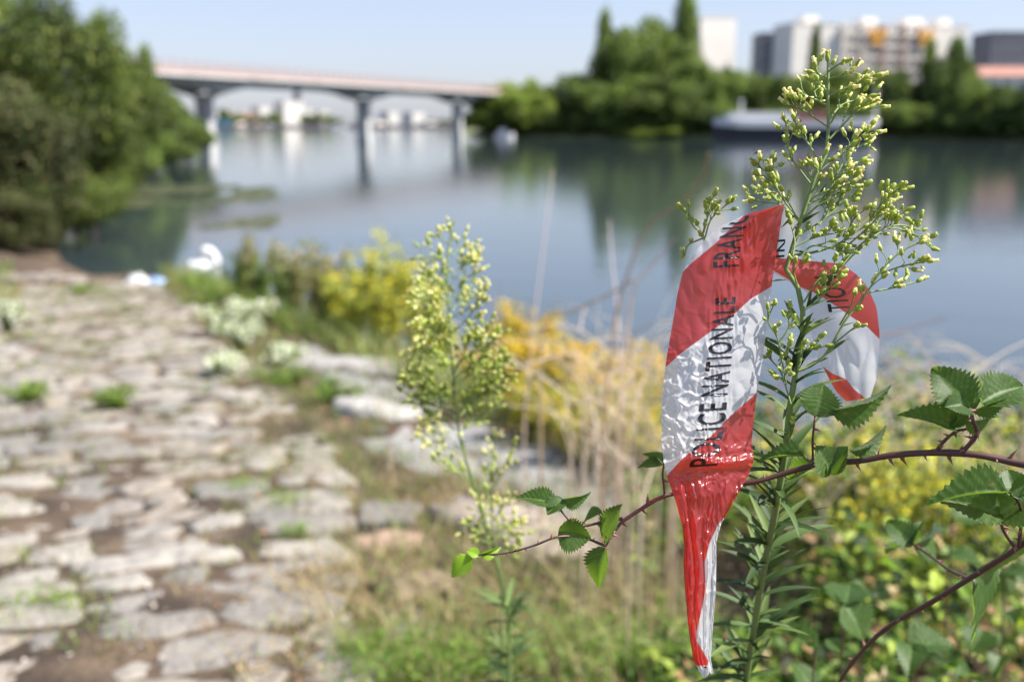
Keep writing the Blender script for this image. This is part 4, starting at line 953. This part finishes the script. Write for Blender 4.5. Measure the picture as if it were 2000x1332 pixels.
# ---- bramble
def leafmat():
    m = bpy.data.materials.new('bramble_leaf'); m.use_nodes = True; N, L = m.node_tree.nodes, m.node_tree.links
    b = N['Principled BSDF']; b.inputs['Roughness'].default_value = .5; b.inputs['Specular IOR Level'].default_value = .3
    a = N.new('ShaderNodeAttribute'); a.attribute_name = 'Col'       # r: vein distance, g: variation
    sp_ = N.new('ShaderNodeSeparateColor'); L.new(a.outputs['Color'], sp_.inputs[0])
    geo = N.new('ShaderNodeNewGeometry')
    top = N.new('ShaderNodeMix'); top.data_type='RGBA'; top.inputs[6].default_value = (.034,.075,.013,1); top.inputs[7].default_value = (.12,.19,.06,1); L.new(sp_.outputs[0], top.inputs[0])
    und = N.new('ShaderNodeMix'); und.data_type='RGBA'; und.inputs[6].default_value = (.12,.17,.085,1); und.inputs[7].default_value = (.22,.27,.15,1); L.new(sp_.outputs[0], und.inputs[0])
    fb = N.new('ShaderNodeMix'); fb.data_type='RGBA'; L.new(geo.outputs['Backfacing'], fb.inputs[0]); L.new(top.outputs[2], fb.inputs[6]); L.new(und.outputs[2], fb.inputs[7])
    nz = N.new('ShaderNodeTexNoise'); nz.inputs['Scale'].default_value = 9; tc = N.new('ShaderNodeTexCoord'); L.new(tc.outputs['Object'], nz.inputs['Vector'])
    hv = N.new('ShaderNodeHueSaturation'); L.new(fb.outputs[2], hv.inputs['Color'])
    mr = N.new('ShaderNodeMapRange'); mr.inputs[1].default_value=.3; mr.inputs[2].default_value=.7; mr.inputs[3].default_value=.7; mr.inputs[4].default_value=1.35; L.new(nz.outputs[0], mr.inputs[0]); L.new(mr.outputs[0], hv.inputs['Value'])
    nb = N.new('ShaderNodeTexNoise'); nb.inputs['Scale'].default_value = 5; nb.inputs['Detail'].default_value = 5; L.new(tc.outputs['Object'], nb.inputs['Vector'])
    mb_ = N.new('ShaderNodeMapRange'); mb_.inputs[1].default_value=.64; mb_.inputs[2].default_value=.70; L.new(nb.outputs[0], mb_.inputs[0])
    sp2 = N.new('ShaderNodeMix'); sp2.data_type='RGBA'; sp2.inputs[7].default_value = (.20,.12,.05,1); L.new(mb_.outputs[0], sp2.inputs[0]); L.new(hv.outputs[0], sp2.inputs[6])
    L.new(sp2.outputs[2], b.inputs['Base Color'])
    tr = N.new('ShaderNodeBsdfTranslucent'); tr.inputs['Color'].default_value = (.24,.42,.03,1)
    ms = N.new('ShaderNodeMixShader'); ms.inputs[0].default_value = .36; L.new(b.outputs[0], ms.inputs[1]); L.new(tr.outputs[0], ms.inputs[2]); L.new(ms.outputs[0], N['Material Output'].inputs['Surface'])
    return m
M['bramble'] = leafmat()
def bramble_leaf(seed, width=.38, fold=.35, curl=.2):
    r = np.random.default_rng(seed); nt, ns = 66, 13; t = np.linspace(0,1,nt)[:,None]; s = np.linspace(-1,1,ns)[None,:]
    w = width*np.sin(np.pi*np.clip(t**.8,0,1))**.75*(1-.35*t)*1.25 + .0
    saw = ((t*13+r.random()) % 1); w = w*(1+ .30*(saw-.5)*(np.abs(s)>.9)); w = w*np.ones_like(s)
    w[0] = .004; w[-1] = .002
    X = s*w; Yy = t*np.ones_like(s) + .10*np.abs(s)*w*1.2 - .04
    Yy[0] = 0
    vein = np.abs(((t - .55*np.abs(s)*w*1.6)*8) % 1 - .5)*2       # 0 mid .. 1 on vein
    v = np.clip((vein-.72)/.28,0,1); v = np.maximum(v, (np.abs(s) < .09)*1.0)
    Z = fold*np.abs(X) - curl*t**2 + .06*np.abs(((t - .55*np.abs(s)*w*1.6)*8) % 1 - .5)*np.abs(s)*(1-s*s*.3) + r.normal()*.05*X*t + .03*np.sin(t*7+r.random()*6)*s
    i = (np.arange(nt-1)[:,None]*ns+np.arange(ns-1)[None,:]).ravel(); mb = MB()
    V = np.stack([X,Yy,Z],-1).reshape(-1,3); c = np.stack([v.ravel()*.8, np.full(v.size,.5), np.zeros(v.size)],1)
    mb.add(V, np.stack([i,i+1,i+ns+1,i+ns],1), c); return mb.mesh('leaf', M['bramble'], True)
BL = {('w',0):bramble_leaf(1,.42,.25,.15), ('w',1):bramble_leaf(2,.45,.35,.25), ('n',0):bramble_leaf(3,.32,.5,.3), ('n',1):bramble_leaf(4,.28,.8,.35), ('r',0):bramble_leaf(5,.55,.3,.2)}
TH = None
def thorn_mesh():
    mb = MB(); tube(mb, [[0,0,-.0006],[0,.0002,.0012],[0,.001,.0030],[0,.0016,.0042]], [.0012,.0007,.00025,.00003], 6, (.22,.08,.06)); return mb.mesh('thorn', M['cane'], True)
M['cane'] = mat('bramble_cane', rough=.45, attr=True, noise=(60,(.05,.03,.025),.5,.75), spec=.5)
THM = thorn_mesh()
CANE = (.10,.042,.036)
def cane(root, pts, r0, r1, thorns=0, nm='cane', n=50, ts=1.):
    P = smooth_path(np.array([W(*p) for p in pts]), n); mb = MB(); inv = np.array(root.location)
    rr = np.linspace(r0,r1,n)*(1+.06*np.sin(np.arange(n)*1.3)); tube(mb, P-inv, rr, 9, CANE); mb.obj(nm, M['cane'], root, True)
    T = unit(np.gradient(P,axis=0))
    for i in range(thorns):
        k = min(n-2,int((i+.5+random.uniform(-.3,.3))/thorns*n)); a = rnd(1)[0]; a = a-T[k]*np.dot(a,T[k]); a[1] *= .35; a = unit(a)
        o = bpy.data.objects.new('thorn', THM); link(o, root); q = orient(-T[k], a); o.rotation_euler = q.to_euler(); o.location = P[k]+a*rr[k]*.9-inv
        s_ = 1.7*ts*random.uniform(.5,1.2)*(.5+.5*rr[k]/.0027); o.scale = (s_,s_,s_)
    return P
def bleaf(root, bx, by, tx, ty, kind, w=1., d=.68, dt=0., roll=0., tilt=0., flip=False):
    a = W(bx,by,d); b = W(tx,ty,d+dt); y = b-a; L_ = float(np.linalg.norm(y)); view = unit(CAM-a); nr = view
    q = Matrix.Rotation(roll, 3, Vector(unit(y))); nr = np.array(q@Vector(nr))
    if flip: nr = -nr
    return put_leaf(root, BL[kind], a, y, nr, L_*.97, 'leaf', w*.95)
ra = thing('bramble', tuple(W(2240,1000,.66)*[1,1,1]), 'thorny reddish bramble cane with serrated leaves crossing behind the tape', 'bramble')
cane(ra, [(2240,1000,.62),(2100,930,.64),(2000,907,.66),(1900,887,.67),(1820,884,.68),(1740,889,.69),(1680,900,.70),(1600,906,.715),(1530,925,.725),(1470,942,.73),(1400,950,.74),(1300,968,.735),(1255,992,.725),(1215,1018,.71)], .0029, .0014, 34)
cane(ra, [(1215,1018,.71),(1195,1045,.70),(1183,1066,.70),(1178,1072,.70)], .0012,.0008,5,n=14)
cane(ra, [(1215,1012,.71),(1165,1022,.705),(1140,1026,.705),(1115,1018,.70),(1090,990,.70)], .0012,.0007,7,n=22,ts=.8)
cane(ra, [(1183,1066,.70),(1140,1050,.70),(1090,1048,.69),(1040,1066,.69),(985,1080,.69),(935,1083,.69)], .0010,.0006,12,n=30,ts=.7)
cane(ra, [(1874,888,.672),(1862,850,.668),(1852,815,.665),(1895,797,.66)][:1]+[(1906,850,.665),(1900,820,.66),(1894,797,.66)], .0018,.0011,9,'shoot',18)
cane(ra, [(1826,884,.68),(1845,860,.675),(1868,842,.67),(1888,838,.667)], .0013,.0009,7,'shoot',16)
cane(ra, [(1588,903,.715),(1587,861,.705),(1590,830,.70),(1592,812,.70)], .0009,.0007,5,'shoot',16)
cane(ra, [(1590,812,.70),(1605,806,.70),(1628,800,.70)], .0006,.0005,3,'shoot',10)
cane(ra, [(1298,966,.735),(1296,945,.735),(1294,925,.735),(1297,905,.735)], .0009,.0007,3,'shoot',10)
for a in [
 (1890,795,1820,708,('w',0),1.0,.66,.01,.35),(1918,786,2015,735,('w',1),.75,.66,.01,-.3),(1900,800,1984,785,('n',0),.85,.665,-.01,.9),(1888,790,1851,790,('r',0),.9,.663,-.01,.5),
 (1862,838,1773,792,('n',1),.9,.67,-.01,.8),(1858,834,1892,797,('w',0),.95,.668,.0,-.4),(1890,822,1962,826,('n',0),1.0,.672,.01,.9),(1900,800,1912,742,('n',0),.8,.675,.02,-.5),
 (1592,812,1612,745,('r',0),1.1,.70,.0,.2),(1626,798,1757,783,('n',1),.85,.70,-.01,.9),
 (1622,924,1600,868,('r',0),1.15,.70,-.005,.7),(1622,924,1650,866,('r',0),.85,.70,-.005,-.6),(1662,878,1752,849,('n',1),.55,.70,.0,.9),(1568,892,1480,880,('n',1),.75,.71,.0,.9),(1590,912,1515,930,('n',0),.9,.72,.02,.7),
 (1085,985,1009,959,('n',0),.85,.70,-.005,.6),(1098,975,1066,1002,('w',0),.95,.70,-.01,.5),(1100,974,1160,974,('n',1),1.0,.70,.0,.8),(1175,1003,1127,1013,('n',0),1.0,.71,.01,.9),(1092,1038,1157,1054,('w',1),1.15,.695,-.005,.25),
 (1182,1056,1208,977,('w',0),.85,.70,-.01,-1.0),(1183,1071,1152,1156,('n',0),1.1,.695,.0,.7),(1294,908,1242,904,('n',0),.9,.735,.0,.8),(1296,905,1258,879,('n',1),.9,.74,.0,.6)]:
    bleaf(ra, *a)
for a in [(940,1082,983,1073,('n',1),.85,.69,.0,.5),(935,1084,910,1072,('w',0),1.0,.69,.0,.5),(920,1089,877,1126,('n',0),1.15,.69,-.005,.3)]:
    o = bleaf(ra, *a)
    o.data = o.data.copy(); o.data.materials.clear(); o.data.materials.append(M.setdefault('young', mat('young_leaf', (.25,.42,.03), .45, trans=.45))); o['label'] = 'young yellow green leaf at the tip of the cane'
rb = thing('bramble', tuple(W(2260,880,.72)), 'second bramble cane rising to the lower right corner, with dark drooping leaves', 'bramble')
cane(rb, [(2260,880,.68),(2120,960,.70),(2000,1060,.73),(1900,1125,.77),(1820,1175,.80),(1740,1220,.85),(1680,1275,.90),(1630,1350,.96),(1580,1480,1.05)], .0023,.0018,16,n=40)
cane(rb, [(1985,1072,.73),(1962,1040,.72),(1950,1005,.71)], .0014,.001,4,'shoot',10)
cane(rb, [(1990,1065,.73),(1995,1000,.70),(1982,970,.69)], .0014,.001,5,'shoot',10)
cane(rb, [(1890,1130,.775),(1850,1110,.83),(1810,1080,.88),(1782,1062,.90)], .0016,.001,6,'shoot',14)
for a in [(1982,969,1970,908,('r',0),1.05,.69,.01,.3),(1962,963,1820,948,('n',1),.75,.69,-.01,.9),(1950,1004,1836,958,('n',0),1.0,.70,-.01,.6),(2030,960,1925,1012,('w',1),1.15,.70,.0,.2),(1975,962,2040,930,('w',0),.9,.69,.0,.5),
 (1975,965,1900,935,('n',1),.9,.71,.02,.8),(1780,1064,1730,1008,('w',0),.95,.90,.02,.4),(1782,1062,1792,1008,('n',0),1.0,.90,.01,-.6),(1785,1062,1860,1040,('n',1),1.,.92,.03,.8),(1778,1068,1715,1062,('n',1),1.,.92,.03,.8),(1900,1128,1990,1130,('w',0),.9,.80,.1,.6)]:
    bleaf(rb, *a)
# more blurred bramble shoots lower right
for i,(px,py,d,lab) in enumerate([(1650,1180,1.15,'blurred bramble shoot low beside the main stem'),(1780,1260,1.1,'blurred bramble shoot in the dark gap under the lower cane'),(1920,1230,1.2,'blurred bramble shoot at the lower right corner'),(1960,1120,1.35,'blurred bramble shoot under the dark drooping leaves'),(1720,1100,1.5,'blurred bramble shoot behind the pair of hanging leaves'),(1860,1010,1.5,'blurred bramble shoot behind the narrow dark leaf'),(1590,1270,1.2,'blurred bramble shoot at the bottom right of the main stem')]):
    p = W(px,py,d); g = p.copy(); g[2] = float(ground_z(g[0],g[1])); r_ = thing('bramble', tuple(g), lab, 'bramble', 'blurred bramble shoots in the undergrowth')
    mb = MB(); S = smooth_path([g, (g+p)/2+rnd(1)[0]*.05, p], 14); tube(mb, S-g, .0011, 6, CANE); mb.obj('cane', M['cane'], r_, True)
    for j in range(9):
        kk = random.randrange(6,14); dv = unit(rnd(1)[0]*[1,1,.4]); put_leaf(r_, BL[random.choice(list(BL))], S[kk], dv, unit(rnd(1)[0]*.5+[0,0,1]), random.uniform(.03,.06))

# ---- police tape
Lp = np.array([(399,1531),(410,1490),(422,1450),(446,1400),(470,1376),(499,1353),(529,1334),(575,1323),(623,1315),(698,1302),(745,1296),(792,1293),(860,1292),(900,1296),(932,1303),(980,1320),(1024,1332),(1059,1336),(1099,1335),(1159,1338),(1239,1346),(1287,1354),(1304,1361)], float)
Rp = np.array([(399,1532),(410,1530),(422,1527),(446,1524),(470,1520),(499,1515),(529,1511),(575,1505),(623,1499),(698,1490),(745,1482),(792,1475),(860,1468),(900,1472),(932,1460),(980,1432),(1024,1408),(1059,1399),(1099,1399),(1159,1398),(1239,1391),(1287,1388),(1304,1394)], float)
Lf = lambda y: np.interp(y, Lp[:,0], Lp[:,1]); Rf = lambda y: np.interp(y, Rp[:,0], Rp[:,1])
def sm(x, a, b): t = np.clip((x-a)/(b-a),0,1); return t*t*(3-2*t)
def nzv(a, b, c=0.): return np.array([mnoise.noise(Vector((float(x),float(y),c))) for x,y in zip(np.ravel(a),np.ravel(b))]).reshape(np.shape(a))
def rdg(a, b, c=0.): return 1-np.abs(nzv(a,b,c))*2
def dfront(px, py):
    u = np.clip((px-Lf(py))/(Rf(py)-Lf(py)+1e-6),0,1)
    up_ = 1-sm(py,900,1010)
    d = .700 - .010*np.sin(np.pi*u)*up_ - .004*np.sin(np.pi*u)*(1-up_)
    d = d + (u-.5)*(.020-.006*(1-up_))
    d = d + .0035*nzv(px/90,py/160,1.)*up_ + .0009*rdg(px/28,py/45,2.)*up_ 
    cr = sm(py,640,700)*(1-sm(py,880,900))*(1-sm(u,.40,.62)); wx = 14*nzv(px/26,py/26,21.); wy = 14*nzv(px/26,py/26,22.)
    d = d - .0024*rdg((px+wx)/26,(py+wy)/22,3.)**3*cr*.95 - .0008*rdg((px+wy)/9,(py+wx)/13,3.5)**2*cr - .0005*(.6*rdg((px+wy)/30,(py+wx)/34,13.)**3)*(1-cr)*up_
    mid = sm(u,.3,.5)*(1-sm(u,.6,.8))*up_; d = d - .0016*rdg(px/9,py/50,4.)*mid
    d = d + .0016*np.exp(-((py-900-6*np.sin(px/20))/9)**2)*-2.2 + .004*sm(py,903,918)*(1-sm(py,930,990))
    w = sm(py,915,960); uu = u*7.5+nzv(u*2,py/120,5.)*1.5
    d = d - w*.0042*np.abs(np.sin(uu*1.4)) * (1-.4*sm(py,1200,1300)) - w*.0013*rdg(u*14,py/60,6.)
    wz = 10*nzv(px/20,py/30,31.); d = d - w*.0016*rdg((px+wz)/12,(py+wz)/46,8.)**3 - .0016*rdg((px+wz)/16,(py-wz)/14,33.)**2*sm(py,845,880)*(1-sm(py,930,960))
    return d
def g(y, pts):
    p = np.array(pts,float); return np.interp(y, p[:,0], p[:,1])
def stripe_front(px,py):
    g1 = g(px,[(1290,572),(1330,534),(1353,512),(1398,475),(1450,424),(1530,340)]); g2 = g(px,[(1290,725),(1302,715),(1330,690),(1371,660),(1428,619),(1465,585),(1508,559)])
    g3 = g(px,[(1285,940),(1303,928),(1336,892),(1380,860),(1405,835),(1428,811),(1478,767)])
    x4 = g(py,[(700,3000),(960,1600),(1000,1430),(1018,1406),(1059,1386),(1099,1376),(1151,1378),(1183,1372),(1231,1361),(1251,1361),(1290,1384),(1310,1380)])
    return np.maximum(np.minimum(py-g1,g2-py), np.minimum(np.minimum(py-g3,x4-px),1299-py))
def tape_mat():
    m = bpy.data.materials.new('tape_film'); m.use_nodes = True; N, L = m.node_tree.nodes, m.node_tree.links
    b = N['Principled BSDF']; b.inputs['Coat Weight'].default_value = .6; b.inputs['Coat Roughness'].default_value = .08; b.inputs['Roughness'].default_value = .3; b.inputs['Specular IOR Level'].default_value = 1.
    a = N.new('ShaderNodeAttribute'); a.attribute_name = 'stripe'
    mr = N.new('ShaderNodeMapRange'); mr.inputs[1].default_value = -.9; mr.inputs[2].default_value = .9; L.new(a.outputs['Fac'], mr.inputs[0])
    mx = N.new('ShaderNodeMix'); mx.data_type='RGBA'; mx.inputs[6].default_value = (.82,.82,.84,1); mx.inputs[7].default_value = (.42,.05,.07,1); L.new(mr.outputs[0], mx.inputs[0])
    tc = N.new('ShaderNodeTexCoord'); n1 = N.new('ShaderNodeTexNoise'); n1.inputs['Scale'].default_value = 110; n1.inputs['Detail'].default_value = 3
    n2 = N.new('ShaderNodeTexNoise'); n2.inputs['Scale'].default_value = 1400; n2.inputs['Detail'].default_value = 2
    L.new(tc.outputs['Object'], n1.inputs['Vector']); L.new(tc.outputs['Object'], n2.inputs['Vector'])
    b1 = N.new('ShaderNodeBump'); b1.inputs['Strength'].default_value = .3; b1.inputs['Distance'].default_value = .0012; L.new(n1.outputs[0], b1.inputs['Height'])
    b2 = N.new('ShaderNodeBump'); b2.inputs['Strength'].default_value = .2; b2.inputs['Distance'].default_value = .0002; L.new(n2.outputs[0], b2.inputs['Height']); L.new(b1.outputs[0], b2.inputs['Normal'])
    L.new(b2.outputs[0], b.inputs['Normal']); L.new(mx.outputs[2], b.inputs['Base Color'])
    tr = N.new('ShaderNodeBsdfTranslucent'); gm = N.new('ShaderNodeMix'); gm.data_type='RGBA'; gm.inputs[6].default_value=(.75,.76,.8,1); gm.inputs[7].default_value=(1.,.15,.07,1); L.new(mr.outputs[0], gm.inputs[0]); L.new(gm.outputs[2], tr.inputs['Color'])
    s1 = N.new('ShaderNodeMixShader'); s1.inputs[0].default_value = .55; L.new(b.outputs[0], s1.inputs[1]); L.new(tr.outputs[0], s1.inputs[2])
    tp = N.new('ShaderNodeBsdfTransparent'); g2_ = N.new('ShaderNodeMix'); g2_.data_type='RGBA'; g2_.inputs[6].default_value=(.95,.95,.97,1); g2_.inputs[7].default_value=(.9,.12,.1,1); L.new(mr.outputs[0], g2_.inputs[0]); L.new(g2_.outputs[2], tp.inputs['Color'])
    s2 = N.new('ShaderNodeMixShader'); s2.inputs[0].default_value = .2; L.new(s1.outputs[0], s2.inputs[1]); L.new(tp.outputs[0], s2.inputs[2])
    L.new(s2.outputs[0], N['Material Output'].inputs['Surface']); return m
M['tape'] = tape_mat(); M['ink'] = mat('black_print', (.012,.011,.014), .3, spec=.6)
def film(rootv, name, PX, PY, D, ST, root):
    V = np.stack([W(px,py,d) for px,py,d in zip(PX.ravel(),PY.ravel(),D.ravel())]); nr, nc = PX.shape
    i = (np.arange(nr-1)[:,None]*nc+np.arange(nc-1)[None,:]).ravel(); mb = MB(); mb.add(V-np.array(root.location), np.stack([i,i+1,i+nc+1,i+nc],1))
    o = mb.obj(name, M['tape'], root, True)
    at = o.data.attributes.new('stripe','FLOAT','POINT'); at.data.foreach_set('value', ST.ravel().astype(np.float32)); return o
tr_ = thing('barrier_tape', tuple(W(1530,405,.70)), 'torn red and white police tape with black lettering, caught on the horseweed and hanging down', 'tape')
yr = np.concatenate([np.linspace(399,920,250), np.linspace(922,1304,210)]); u = np.linspace(0,1,84)
PY = yr[:,None]+0*u[None,:]; PX = Lf(PY)*(1-u)+Rf(PY)*u
PY = PY + (PX-(Lf(PY)+Rf(PY))/2)*.04*sm(PY,450,520)*0
PY = PY + sm(PY,1285,1304)*(6*np.sin(u*9)[None,:] + 10*(u[None,:]-.3))
film(None, 'front_band', PX, PY, dfront(PX,np.clip(PY,399,1304)), stripe_front(PX,PY), tr_)
# curled white end
PX = np.linspace(1362,1393,16)[None,:]+np.linspace(0,1,8)[:,None]*np.linspace(4,-6,16)[None,:]; PY = np.linspace(1302,1306,16)[None,:]+np.linspace(0,18,8)[:,None]*np.sin(np.linspace(.5,2.9,16))[None,:]
film(None, 'curled_end', PX, PY, .704+.002*np.sin(np.linspace(0,9,16))[None,:]+0*PY, 0*PX-5, tr_)
# rear loop
rows = [(1530,401,1346,507,.706),(1525,440,1420,560,.714),(1521,478,1488,552,.718),(1521,505,1512,534,.722),(1556,505,1535,548,.727),(1592,511,1558,558,.731),(1643,515,1575,572,.736),(1674,537,1582,600,.741),(1694,560,1583,636,.745),(1712,600,1588,668,.749),(1718,651,1596,700,.753),(1716,690,1607,716,.756),(1713,735,1632,764,.758),(1700,776,1653,784,.760)]
rowsA = np.array(rows,float); tt = np.linspace(0,1,len(rows)); RS = smooth_path(rowsA[:,:3],160); 
RR = np.stack([np.interp(np.linspace(0,1,160), tt, rowsA[:,k]) for k in range(5)],1)
ker = np.array([1,2,3,4,3,2,1.])/16
for k in range(5): 
    c_ = np.convolve(np.pad(RR[:,k],3,'edge'), ker, 'valid'); c_[:3] = RR[:3,k]; c_[-3:] = RR[-3:,k]; RR[:,k] = c_
u = np.linspace(0,1,60)[None,:]; PXb = RR[:,0:1]*(1-u)+RR[:,2:3]*u; PYb = RR[:,1:2]*(1-u)+RR[:,3:4]*u
Db = RR[:,4:5]+0*u + .0012*nzv(PXb/40,PYb/60,9.) + .0022*rdg(PXb/30,PYb/90,10.)*sm(PYb,640,700) - .004*np.sin(np.pi*u)*sm(PYb,500,540)
f1 = g(PXb,[(1500,520),(1514,531),(1538,545),(1566,562),(1590,572),(1610,583),(1643,605),(1669,623),(1694,639),(1718,663)]); f2 = g(PXb,[(1600,710),(1623,728),(1653,741),(1669,761),(1689,777),(1720,795)])
stb = np.maximum(np.minimum(f1-PYb, PYb-500+ (PXb-1500)*.6), PYb-f2)
film(None, 'rear_loop', PXb, PYb, Db, stb, tr_)
gridb = np.stack([PXb.ravel(),PYb.ravel()],1); gdb = Db.ravel()
def drear(px,py):
    out = []
    for a,b in zip(px,py):
        q = (gridb[:,0]-a)**2+(gridb[:,1]-b)**2; out.append(gdb[q.argmin()])
    return np.array(out)
# lettering, printed flat on the film
import bmesh
def letters(txt, ya, yb, box_pts, dfun, name, clip=None, off=.00045):
    cu = bpy.data.curves.new('t','FONT'); cu.body = txt; cu.size = 1; cu.resolution_u = 3; cu.offset = .014; cu.space_character = 1.12
    to = bpy.data.objects.new('t', cu); C.objects.link(to); dg = bpy.context.evaluated_depsgraph_get(); me = bpy.data.meshes.new_from_object(to.evaluated_get(dg))
    bpy.data.objects.remove(to); bm = bmesh.new(); bm.from_mesh(me)
    bmesh.ops.triangulate(bm, faces=bm.faces)
    for _ in range(3):
        ed = [e for e in bm.edges if e.calc_length() > .07]
        if not ed: break
        bmesh.ops.subdivide_edges(bm, edges=ed, cuts=1); bmesh.ops.triangulate(bm, faces=bm.faces)
    co = np.array([v.co[:] for v in bm.verts]); x0,x1 = co[:,0].min(), co[:,0].max(); cap_h = .73
    py = ya + (yb-ya)*(co[:,0]-x0)/(x1-x0); h = co[:,1]/cap_h      # 0 baseline (right) .. 1 cap (left)
    bp = np.array(sorted(box_pts), float); Lx = np.interp(py, bp[:,0], bp[:,1]); Rx = np.interp(py, bp[:,0], bp[:,2]); px = Rx+(Lx-Rx)*h
    py = py + (px-(Lx+Rx)/2)*-.06
    D = dfun(px,py) - off
    V = np.stack([W(a,b,c) for a,b,c in zip(px,py,D)])-np.array(tr_.location)
    for v,c in zip(bm.verts, V): v.co = c
    bad = [v for v,a,b in zip(bm.verts,px,py) if clip and clip(a,b)]
    if bad: bmesh.ops.delete(bm, geom=bad, context='VERTS')
    bmesh.ops.recalc_face_normals(bm, faces=bm.faces)
    me2 = bpy.data.meshes.new(name); bm.to_mesh(me2); bm.free(); bpy.data.meshes.remove(me); me2.materials.append(M['ink'])
    for p in me2.polygons: p.use_smooth = True
    return link(bpy.data.objects.new(name, me2), tr_)
bx = [(905,1344,1400),(876,1350,1406),(823,1360,1416),(760,1367,1421),(709,1377,1428),(655,1385,1430),(595,1396,1435),(510,1390,1443),(480,1398,1446),(438,1411,1458),(400,1420,1468)]
letters('POLICE', 911, 787, bx, dfront, 'lettering'); letters('NATIONALE', 773, 581, bx, dfront, 'lettering')
letters('FRANCE', 522, 402, bx, dfront, 'lettering', clip=lambda a,b: a < float(Lf(b))+3 or b < 404)
letters('TION', 609, 540, [(610,1617,1659),(585,1612,1656),(565,1603,1648),(540,1588,1632)], drear, 'lettering', off=.001)
letters('IN', 503, 468, [(503,1514,1534),(468,1518,1538)], drear, 'lettering', off=.001, clip=lambda a,b: a > 1534)
# ---- small flying insect
ins = thing('insect', tuple(W(1480,297,.72)), 'tiny dark insect flying left of the horseweed top', 'insect')
mb = MB(); tube(mb, [[-.0024,0,-.0016],[-.001,0,-.0006],[.0005,0,.0002],[.0016,0,.0011],[.0022,0,.0016]], [.0003,.0006,.0005,.0006,.0003], 6, (.05,.035,.02)); mb.obj('body', M['bark'], ins, True)
for s in (-1,1):
    mb = MB(); leaves(mb, np.array([[.0002,0,.0004]]), np.array([[-.6,s*1.,.35]]), np.array([[0,0,1.]]), .0028, .001, np.array([[.12,.09,.06]])); mb.obj('wing', M['foliage'], ins)
